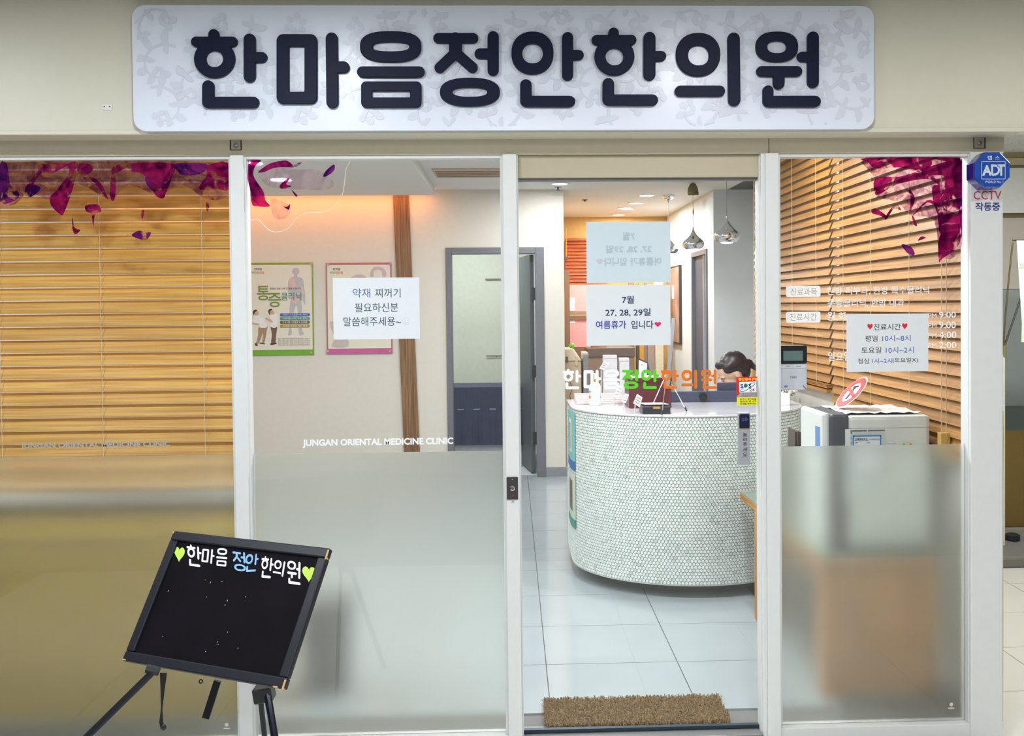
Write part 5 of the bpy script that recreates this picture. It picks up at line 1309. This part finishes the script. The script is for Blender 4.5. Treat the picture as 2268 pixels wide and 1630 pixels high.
# white planter with dried flowers and a yellow carton at the right end of the counter
t = thing('flower_box', 'white box of pale dried flowers at the right end of the counter', 'planter', (1.62, 2.42, ZT_))
obj('box', MB().box(1.585, 1.665, 2.4, 2.5, ZT_, ZT_+.075), white, t, bevel=.003)
for k in range(26):
    a = random.uniform(0, 6.28); r = random.uniform(0, .03); p = Vector((1.66+r*cos(a), 2.45+r*sin(a), ZT_+.05)); q = p+Vector((random.uniform(-.02, .06), random.uniform(-.05, .03), random.uniform(.01, .07)))
    obj('dried_stem', MB().tube([p, (p+q)/2+Vector((0, 0, .01)), q], .003, 5, .008), M('dried_white', (220, 216, 206), .8) if k % 4 else M('dried_olive', (110, 104, 64), .8), t)
t = thing('yellow_carton', 'small yellow carton behind the dried flowers on the counter', 'box', (1.6, 2.66, ZT_))
obj('body', MB().box(1.585, 1.66, 2.62, 2.68, ZT_, ZT_+.1), M('carton_yellow', (216, 178, 88), .6), t, bevel=.002); obj('lid', MB().loops([[(1.583, 2.618, ZT_+.1), (1.662, 2.618, ZT_+.1), (1.662, 2.682, ZT_+.1), (1.583, 2.682, ZT_+.1)], [(1.59, 2.62, ZT_+.118), (1.655, 2.62, ZT_+.106), (1.655, 2.68, ZT_+.106), (1.59, 2.68, ZT_+.118)]]), M('carton_yellow', (216, 178, 88), .6), t)

# ================================================================== BEHIND THE LEFT AND MIDDLE FILMS
t = thing('bench', 'olive tan wooden bench back blurred behind the left frosted glass', 'bench', (-1.8, .5, 0))
bm = wood('bench_wood', (212, 166, 26), (230, 190, 54), 0, 2)
obj('back', MB().box(-2.9, XX(518, .3)+.06, .3, .34, 0, .84), bm, t); obj('rail', MB().box(-2.9, XX(518, .3)+.06, .28, .36, .84, .868), M('bench_rail', (84, 76, 60), .5), t); obj('seat', MB().box(-2.9, XX(518, .38), .34, .78, .38, .44), bm, t)
for x in (-2.85, -1.9, -1.05): obj('leg', MB().box(x, x+.05, .72, .77, 0, .38), bm, t)
t = thing('waste_bin', 'dark grey bin blurred behind the frosted middle window', 'bin', (at(722, 1400, .62).x, .62, 0))
c = at(722, 1400, .62)
obj('bucket', MB().lathe([(.1, 0), (.12, .36), (.125, .37), (.115, .37), (.095, .02)], (c.x, .62, 0), 24, True, True), M('bin_grey', (70, 74, 80), .5), t, smooth=True); obj('rim', MB().lathe([(.127, .365), (.129, .375), (.122, .38), (.115, .372)], (c.x, .62, 0), 24), M('bin_rim', (60, 62, 66), .5), t)

# ================================================================== TREATMENT ROOM, FAR ROOM
t = thing('treatment_bed', 'treatment bed under a dark navy drape seen through the grey doorway', 'bed', (-.3, Y_W+1.0, 0))
nv = M('drape_navy', (44, 54, 84), .6, var=.2, scale=8)
yb2 = Y_W+.75; zt = at(1050, 858, yb2).z; zl = at(1050, 985, yb2).z
obj('mattress', MB().box(-1.0, .12, yb2+.02, yb2+.7, zt-.16, zt), nv, t, bevel=.02)
dm_ = MB(); L1 = []; L2 = []
for i in range(41):
    x = -1.02+1.16*i/40; f = .02*abs(sin(i*.55)); L1.append((x, yb2, zt)); L2.append((x, yb2-.02-f, zl))
dm_.loops([L1, [(a[0], (a[1]+b_[1])/2, (a[2]+b_[2])/2) for a, b_ in zip(L1, L2)], L2], False, False, closed=False); obj('drape', dm_, nv, t)
obj('hem', MB().box(-1.02, .14, yb2-.012, yb2-.004, (zt*.62+zl*.38)-.006, (zt*.62+zl*.38)+.006), M('hem_pale', (130, 150, 180), .6), t)
obj('frame', MB().box(-1.0, .12, yb2+.05, yb2+.7, 0, zl+.02), M('bed_base', (188, 194, 200), .5), t)
# hanging coat hooks on the room wall
for k, (px, py) in enumerate(((1098, 618), (1100, 788))):
    p = at(px, py, Y_W+2.08); t = thing('wall_bar', ('short dark bar on the treatment room wall, upper one', 'short dark bar on the treatment room wall, lower one')[k], 'wall bar', p, 'bars on the treatment room wall')
    obj('bar', MB().tube([p-Vector((.12, 0, 0)), p+Vector((.06, 0, 0))], .006, 6), M('bar_brown', (110, 104, 84), .5), t); obj('mount', MB().tube([p, p+Vector((0, .03, 0))], .008, 6), steel, t)
# far room
Yf = Y_B-.08
bx_a, bx_b = XX(1252, Yf, 580), XX(1345, Yf, 580)
orange = wood('orange_slat', (150, 66, 26), (206, 104, 48), 0, 3)
t = thing('venetian_blind', 'orange brown venetian blind on the far ochre wall', 'blind', (bx_a, Yf, at(1300, 632, Yf).z), 'wooden venetian blinds')
za, zb2 = at(1300, 533, Yf).z, at(1300, 632, Yf).z
sl = mesh(MB().obox((0, 0, 0), (1, 0, 0), (0, cos(1.1), sin(1.1)), (0, -sin(1.1), cos(1.1)), (bx_b-bx_a)/2, .024, .002), orange)
for k in range(13):
    o = bpy.data.objects.new('slat', sl); COL.objects.link(o); o.parent = t; o.location = ((bx_b-bx_a)/2, 0, (za-zb2)*(k+.5)/13)
obj('head_rail', MB().box(bx_a, bx_b, Yf-.02, Yf+.03, za, za+.03), orange, t); obj('pull_cord', MB().tube([at(1254, 505, Yf-.05), at(1254, 570, Yf-.05)], .006, 6), M('cord_yellow', (230, 170, 60), .6), t); obj('tassel', MB().pbox(1251, 568, 1258, 576, Yf-.07, Yf-.04), M('tassel_grey', (90, 86, 76), .5), t)
# pink board on brown uprights
Yk = Y_B-.5
t = thing('pink_board', 'pink notice board with brown rails at the far left of the corridor', 'notice board', (XX(1280, Yk, 800), Yk, 0))
brn = M('rail_brown', (128, 96, 74), .6)
obj('panel', MB().pbox(1262, 631, 1330, 690, Yk, Yk+.02), M('board_pink', (238, 168, 164), .6), t); obj('panel', MB().pbox(1262, 708, 1330, 768, Yk, Yk+.02), M('board_pink2', (240, 162, 162), .6), t)
obj('upright', MB().box(XX(1251, Yk, 700), XX(1262, Yk, 700), Yk-.03, Yk+.03, 0, at(1256, 598, Yk).z), brn, t)
obj('rail', MB().pbox(1262, 689, 1330, 697, Yk-.02, Yk+.03), M('rail_grey_brown', (150, 124, 108), .6), t); obj('rail', MB().pbox(1262, 700, 1330, 708, Yk-.02, Yk+.03), brn, t)
obj('note', MB().pbox(1262, 659, 1273, 688, Yk-.004, Yk), paper, t); obj('note', MB().pbox(1262, 709, 1274, 716, Yk-.004, Yk), paper, t)
obj('stand', MB().box(XX(1262, Yk, 800), XX(1330, Yk, 800), Yk, Yk+.02, 0, at(1290, 768, Yk).z), brn, t)
# beige machine behind the wall corner
Yk = 7.0
t = thing('beige_machine', 'beige cabinet machine with a latch at the left behind the counter', 'machine', (XX(1270, Yk, 850), Yk, 0))
bgm = M('machine_beige', (214, 200, 176), .45); xa, xb = XX(1246, Yk, 820), XX(1288, Yk, 820)
obj('body', MB().box(xa, xb, Yk, Yk+.4, 0, at(1270, 800, Yk).z), bgm, t, bevel=.01)
hz = at(1270, 800, Yk).z; hz2 = at(1270, 772, Yk).z
obj('hood', MB().loops([[(xa, Yk-.01, hz), (xb+.005, Yk-.01, hz), (xb+.005, Yk+.4, hz), (xa, Yk+.4, hz)], [(xa, Yk-.005, hz2), (xb-.08, Yk-.005, hz2), (xb-.08, Yk+.4, hz2), (xa, Yk+.4, hz2)]]), M('hood_cream', (232, 222, 204), .35), t, bevel=.012)
obj('latch', MB().pbox(1274, 788, 1280, 810, Yk-.02, Yk-.01), M('latch_cream', (220, 206, 176), .4), t, bevel=.003)
obj('hinge', MB().pbox(1253, 790, 1258, 803, Yk-.02, Yk-.01), M('hinge_olive', (110, 108, 84), .5), t)
obj('wire', MB().tube([at(1262, 845, Yk-.02), at(1268, 860, Yk-.03), at(1262, 875, Yk-.02), at(1266, 895, Yk-.02)], .004, 6), M('wire_rust', (150, 104, 70), .5), t)
Yk = 6.95
t = thing('grey_unit', 'grey metal unit right of the beige machine', 'machine', (XX(1296, Yk, 850), Yk+.3, 0))
xa, xb = XX(1291.5, Yk, 820), XX(1304, Yk, 820); obj('body', MB().box(xa, xb, Yk, Yk+.35, 0, at(1296, 788, Yk).z), M('unit_grey', (150, 150, 154), .4, .3), t, bevel=.008); obj('cap', MB().box(xa, xb, Yk, Yk+.35, at(1296, 788, Yk).z, at(1296, 781, Yk).z), M('unit_light', (196, 192, 186), .4), t, bevel=.006)
t = thing('green_knob', 'lime green knob on top of the beige machine', 'knob', (XX(1278, 7.0), 7.1, hz2)); g0 = Vector((XX(1246, 7.0, 820)+.1, 7.1, hz2+.004))
obj('knob', MB().ell(g0+Vector((0, 0, .02)), .03, .03, .028, 12, 8), M('lime', (110, 210, 40), .4), t); obj('stem', MB().tube([g0, g0+Vector((0, 0, .02))], .015, 8), M('lime_dark', (80, 150, 40), .5), t)
# long cabinet, wooden bowl, partitions
Yk = 8.3
t = thing('long_cabinet', 'grey brown cabinet at the back behind the counter', 'cabinet', (XX(1370, Yk, 850), Yk+.2, 0))
xa, xb = XX(1303, Yk, 820), XX(1405, Yk, 820); zt = at(1350, 790, Yk).z
obj('body', MB().box(xa, xb, Yk, Yk+.45, 0, zt), M('cab_brown', (150, 126, 112), .5), t)
obj('top', MB().box(xa-.01, xb+.01, Yk-.02, Yk+.46, zt, zt+.1), M('cab_top_dark', (112, 98, 92), .5), t, bevel=.005)
for k in range(3): w = (xb-xa)/3; obj('door', MB().box(xa+k*w+.005, xa+(k+1)*w-.005, Yk-.015, Yk, .1, zt-.02), M('cab_brown', (150, 126, 112), .5), t)
t = thing('wooden_tub', 'round wooden tub with a dark band on the back cabinet', 'tub', (XX(1326, Yk, 790), Yk+.15, zt+.1))
cx_ = XX(1326, Yk+.15, 780); obj('tub', MB().lathe([(.09, 0), (.1, .12), (.09, .12), (.08, .02)], (cx_, Yk+.15, zt+.1), 24, True, True), M('tub_wood', (190, 140, 104), .5), t); obj('band', MB().lathe([(.098, .05), (.101, .07)], (cx_, Yk+.15, zt+.1), 24), M('tub_band', (170, 90, 60), .5), t)
Yk = 8.9
for k, (a, b_, c, lab) in enumerate(((1393, 1404, (150, 104, 76), 'reddish brown upright plank behind the counter'), (1404, 1409, (206, 146, 48), 'narrow ochre upright strip left of the dark gap'), (1409, 1416, (74, 72, 62), 'dark upright strip between two ochre ones'), (1416, 1428, (206, 146, 52), 'wider ochre upright strip right of the dark one'),
                                     (1428, 1434, (128, 124, 128), 'grey upright strip beside the ochre ones'), (1434, 1451, (164, 140, 128), 'pale brown upright board left of the cream one'), (1451, 1470, (222, 208, 178), 'cream upright board behind the display easel'))):
    t = thing('upright_board', lab, 'board', (XX((a+b_)/2, Yk, 800), Yk, 0), 'upright boards at the back')
    obj('board', MB().box(XX(a, Yk, 780)+.002, XX(b_, Yk, 780)-.002, Yk, Yk+.05+.01*k, 0, at(1400, 622+4*(k % 3), Yk).z), M('upright_%d' % k, c, .6), t, bevel=.003)
    obj('foot', MB().box(XX(a, Yk, 780)-.001+.003, XX(b_, Yk, 780)-.003, Yk-.01, Yk+.06+.01*k, 0, .05), M('upright_%d' % k, c, .6), t)
# wall picture in two panels on the inner right wall
t = thing('wall_picture', 'tall two panel brown picture on the pale inner wall', 'picture', (XIW-.02, 9.0, 1.2))
y0_, y1_ = yat(1512, XIW), yat(1484, XIW); zp0, zp1 = 1.195, 2.07
for k in range(2):
    a, b_ = y0_+(y1_-y0_)*k/2+.01, y0_+(y1_-y0_)*(k+1)/2-.01
    obj('panel', MB().box(XIW-.035, XIW-.005, a, b_, zp0, zp1), M('picture_brown', (170, 132, 116), .5, var=.35, scale=5), t)
obj('frame', MB().box(XIW-.03, XIW, y0_-.02, y1_+.02, zp0-.02, zp1+.02), M('picture_frame', (56, 50, 54), .5), t)
obj('tag', MB().box(XIW-.04, XIW-.035, y0_+(y1_-y0_)*.35, y0_+(y1_-y0_)*.5, 1.7, 1.86), paper, t)
# small stand-up papers behind the counter

# ================================================================== PERSON AT THE DESK
pr = thing('person', 'person with dark tied hair and black jacket seated behind the counter, head bowed', 'person', (1.5, 3.3, 0))
HC = at(1620, 826, 3.22)                          # centre of the head
Rh = Matrix.Rotation(radians(188), 3, 'Z') @ Matrix.Rotation(radians(26), 3, 'Y')     # faces -X, bowed (head x = forward)
def hd(x, y, z): return HC+Rh @ Vector((x, y, z))
bdm = MB()
bdm.ell(hd(-.012, 0, .02), .098, .076, .1, 24, 16, Rh)           # skull
bdm.ell(hd(.03, 0, -.045), .062, .058, .068, 20, 14, Rh)         # face
bdm.ell(hd(.055, 0, -.092), .03, .034, .024, 14, 10, Rh)         # chin
bdm.ell(hd(.093, 0, -.03), .016, .011, .026, 12, 8, Rh)          # nose
bdm.ell(hd(.1, 0, -.042), .011, .012, .009, 10, 8, Rh)
bdm.ell(hd(.076, 0, -.07), .016, .024, .009, 10, 8, Rh)          # lips
bdm.ell(hd(.072, 0, .004), .018, .05, .012, 12, 8, Rh)           # brow
for s_ in (-1, 1): bdm.ell(hd(-.012, s_*.078, -.022), .02, .01, .032, 12, 8, Rh)   # ears
nb_ = Vector((1.56, 3.3, .93))
def limb(P, R_):
    for i in range(len(P)-1):
        a, b_ = Vector(P[i]), Vector(P[i+1]); n = 5
        for k in range(n+1): t = k/n; bdm.ell(a+(b_-a)*t, *([R_[i]+(R_[i+1]-R_[i])*t]*3), 12, 8)
limb([hd(-.03, 0, -.07), nb_+Vector((0, 0, .06)), nb_], [.055, .054, .06])
limb([(1.57, 3.32, .9), (1.6, 3.35, .7), (1.6, 3.37, .52)], [.12, .13, .15])
limb([(1.57, 3.16, .9), (1.57, 3.48, .9)], [.085, .085])
limb([(1.59, 3.24, .72), (1.59, 3.44, .72)], [.12, .12]); limb([(1.6, 3.27, .52), (1.6, 3.47, .52)], [.13, .13])
for s_, yy in ((-1, 3.14), (1, 3.5)):
    el = Vector((1.5, yy+.02*s_, .62)); wr = Vector((1.27, 3.32+.1*s_, .78))
    limb([(1.57, yy, .89), el, wr], [.062, .046, .03])
    bdm.ell(wr+Vector((-.045, 0, -.004)), .045, .036, .016, 14, 8)
    for f in range(4):
        y = wr.y+(-.026+.0175*f); l = (.05, .062, .066, .055)[f]
        limb([(wr.x-.075, y, wr.z-.002), (wr.x-.075-l*.55, y, wr.z-.004), (wr.x-.075-l, y, wr.z-.02)], [.0085, .008, .007])
    limb([(wr.x-.03, wr.y-s_*.03, wr.z), (wr.x-.07, wr.y-s_*.055, wr.z-.008), (wr.x-.09, wr.y-s_*.055, wr.z-.016)], [.0105, .009, .008])
    kn = Vector((1.2, 3.37+.1*s_, .5)); limb([(1.58, 3.37+.09*s_, .5), kn, (1.22, 3.37+.1*s_, .08)], [.085, .065, .045])
    limb([(1.24, 3.37+.1*s_, .045), (1.08, 3.37+.11*s_, .035)], [.042, .032])
tmp = bpy.data.objects.new('tmp', mesh(bdm, black)); COL.objects.link(tmp)
def remeshed(o, vox, it):
    r_ = o.modifiers.new('r', 'REMESH'); r_.mode = 'VOXEL'; r_.voxel_size = vox
    s2 = o.modifiers.new('s', 'SMOOTH'); s2.iterations = it; s2.factor = .5
    dg = bpy.context.evaluated_depsgraph_get(); me = bpy.data.meshes.new_from_object(o.evaluated_get(dg)); bpy.data.objects.remove(o); return me
me = remeshed(tmp, .0055, 3)
skin = M('skin', (216, 176, 152), .55, var=.03); jacket = M('jacket_black', (34, 33, 38), .75, var=.2); trousers = M('trousers_dark', (44, 46, 56), .8); shoes = M('shoes_black', (24, 24, 26), .4)
me.materials.clear()
for m in (skin, jacket, trousers, shoes): me.materials.append(m)
for p in me.polygons:
    c = p.center; i = 1
    if (c-HC).length < .135 and c.z > .985: i = 0
    elif c.x < 1.30 and c.z > .7: i = 0
    elif c.z < .09: i = 3
    elif c.z < .47 or (c.x < 1.44 and c.z < .6): i = 2
    p.material_index = i; p.use_smooth = True
me.transform(Matrix.Translation(-pr.location))
bo = bpy.data.objects.new('body', me); COL.objects.link(bo); bo.parent = pr
hr = MB()
hr.ell(hd(-.036, 0, .046), .1, .088, .092, 24, 16, Rh); hr.ell(hd(-.075, 0, .0), .058, .08, .085, 20, 14, Rh)
hr.ell(hd(.018, 0, .082), .066, .064, .036, 18, 12, Rh)
for s_ in (-1, 1): hr.ell(hd(.0, s_*.058, .05), .062, .028, .044, 16, 12, Rh)
hr.ell(hd(-.135, 0, .0), .034, .032, .034, 14, 10, Rh)
for k in range(5): hr.ell(hd(-.15-.014*k, .006*(k % 2), -.02-.024*k), .02-.002*k, .022-.002*k, .024, 12, 8, Rh)
tmp = bpy.data.objects.new('tmp', mesh(hr, black)); COL.objects.link(tmp)
me = remeshed(tmp, .005, 9); me.materials.clear(); me.materials.append(M('hair_dark', (40, 30, 36), .38, var=.35, scale=90, stretch=(1, 1, .3)))
for p in me.polygons: p.use_smooth = True
me.transform(Matrix.Translation(-pr.location)); ho = bpy.data.objects.new('hair', me); COL.objects.link(ho); ho.parent = pr
for s_ in (-1, 1):
    obj('eye', MB().ell(hd(.083, s_*.033, -.02), .004, .013, .0018, 10, 6, Rh), M('eye_dark', (48, 36, 34), .4), pr); obj('eyebrow', MB().ell(hd(.084, s_*.034, .004), .006, .018, .002, 10, 6, Rh), M('brow_dark', (70, 52, 46), .7), pr)
obj('mouth', MB().ell(hd(.089, 0, -.071), .005, .018, .0035, 10, 6, Rh), M('lip', (176, 96, 92), .5), pr)
st2 = thing('office_stool', 'office stool under the seated person behind the counter', 'stool', (1.6, 3.37, 0))
obj('seat', MB().lathe([(.02, .32), (.19, .325), (.2, .35), (.18, .366), (.001, .368)], (1.6, 3.37, 0), 28), black, st2); obj('column', MB().tube([(1.6, 3.37, .05), (1.6, 3.37, .34)], .025, 12), steel, st2)
for k in range(5): a = 2*pi*k/5; obj('foot', MB().tube([(1.6, 3.37, .07), (1.6+.25*cos(a), 3.37+.25*sin(a), .03)], .018, 8), black, st2)
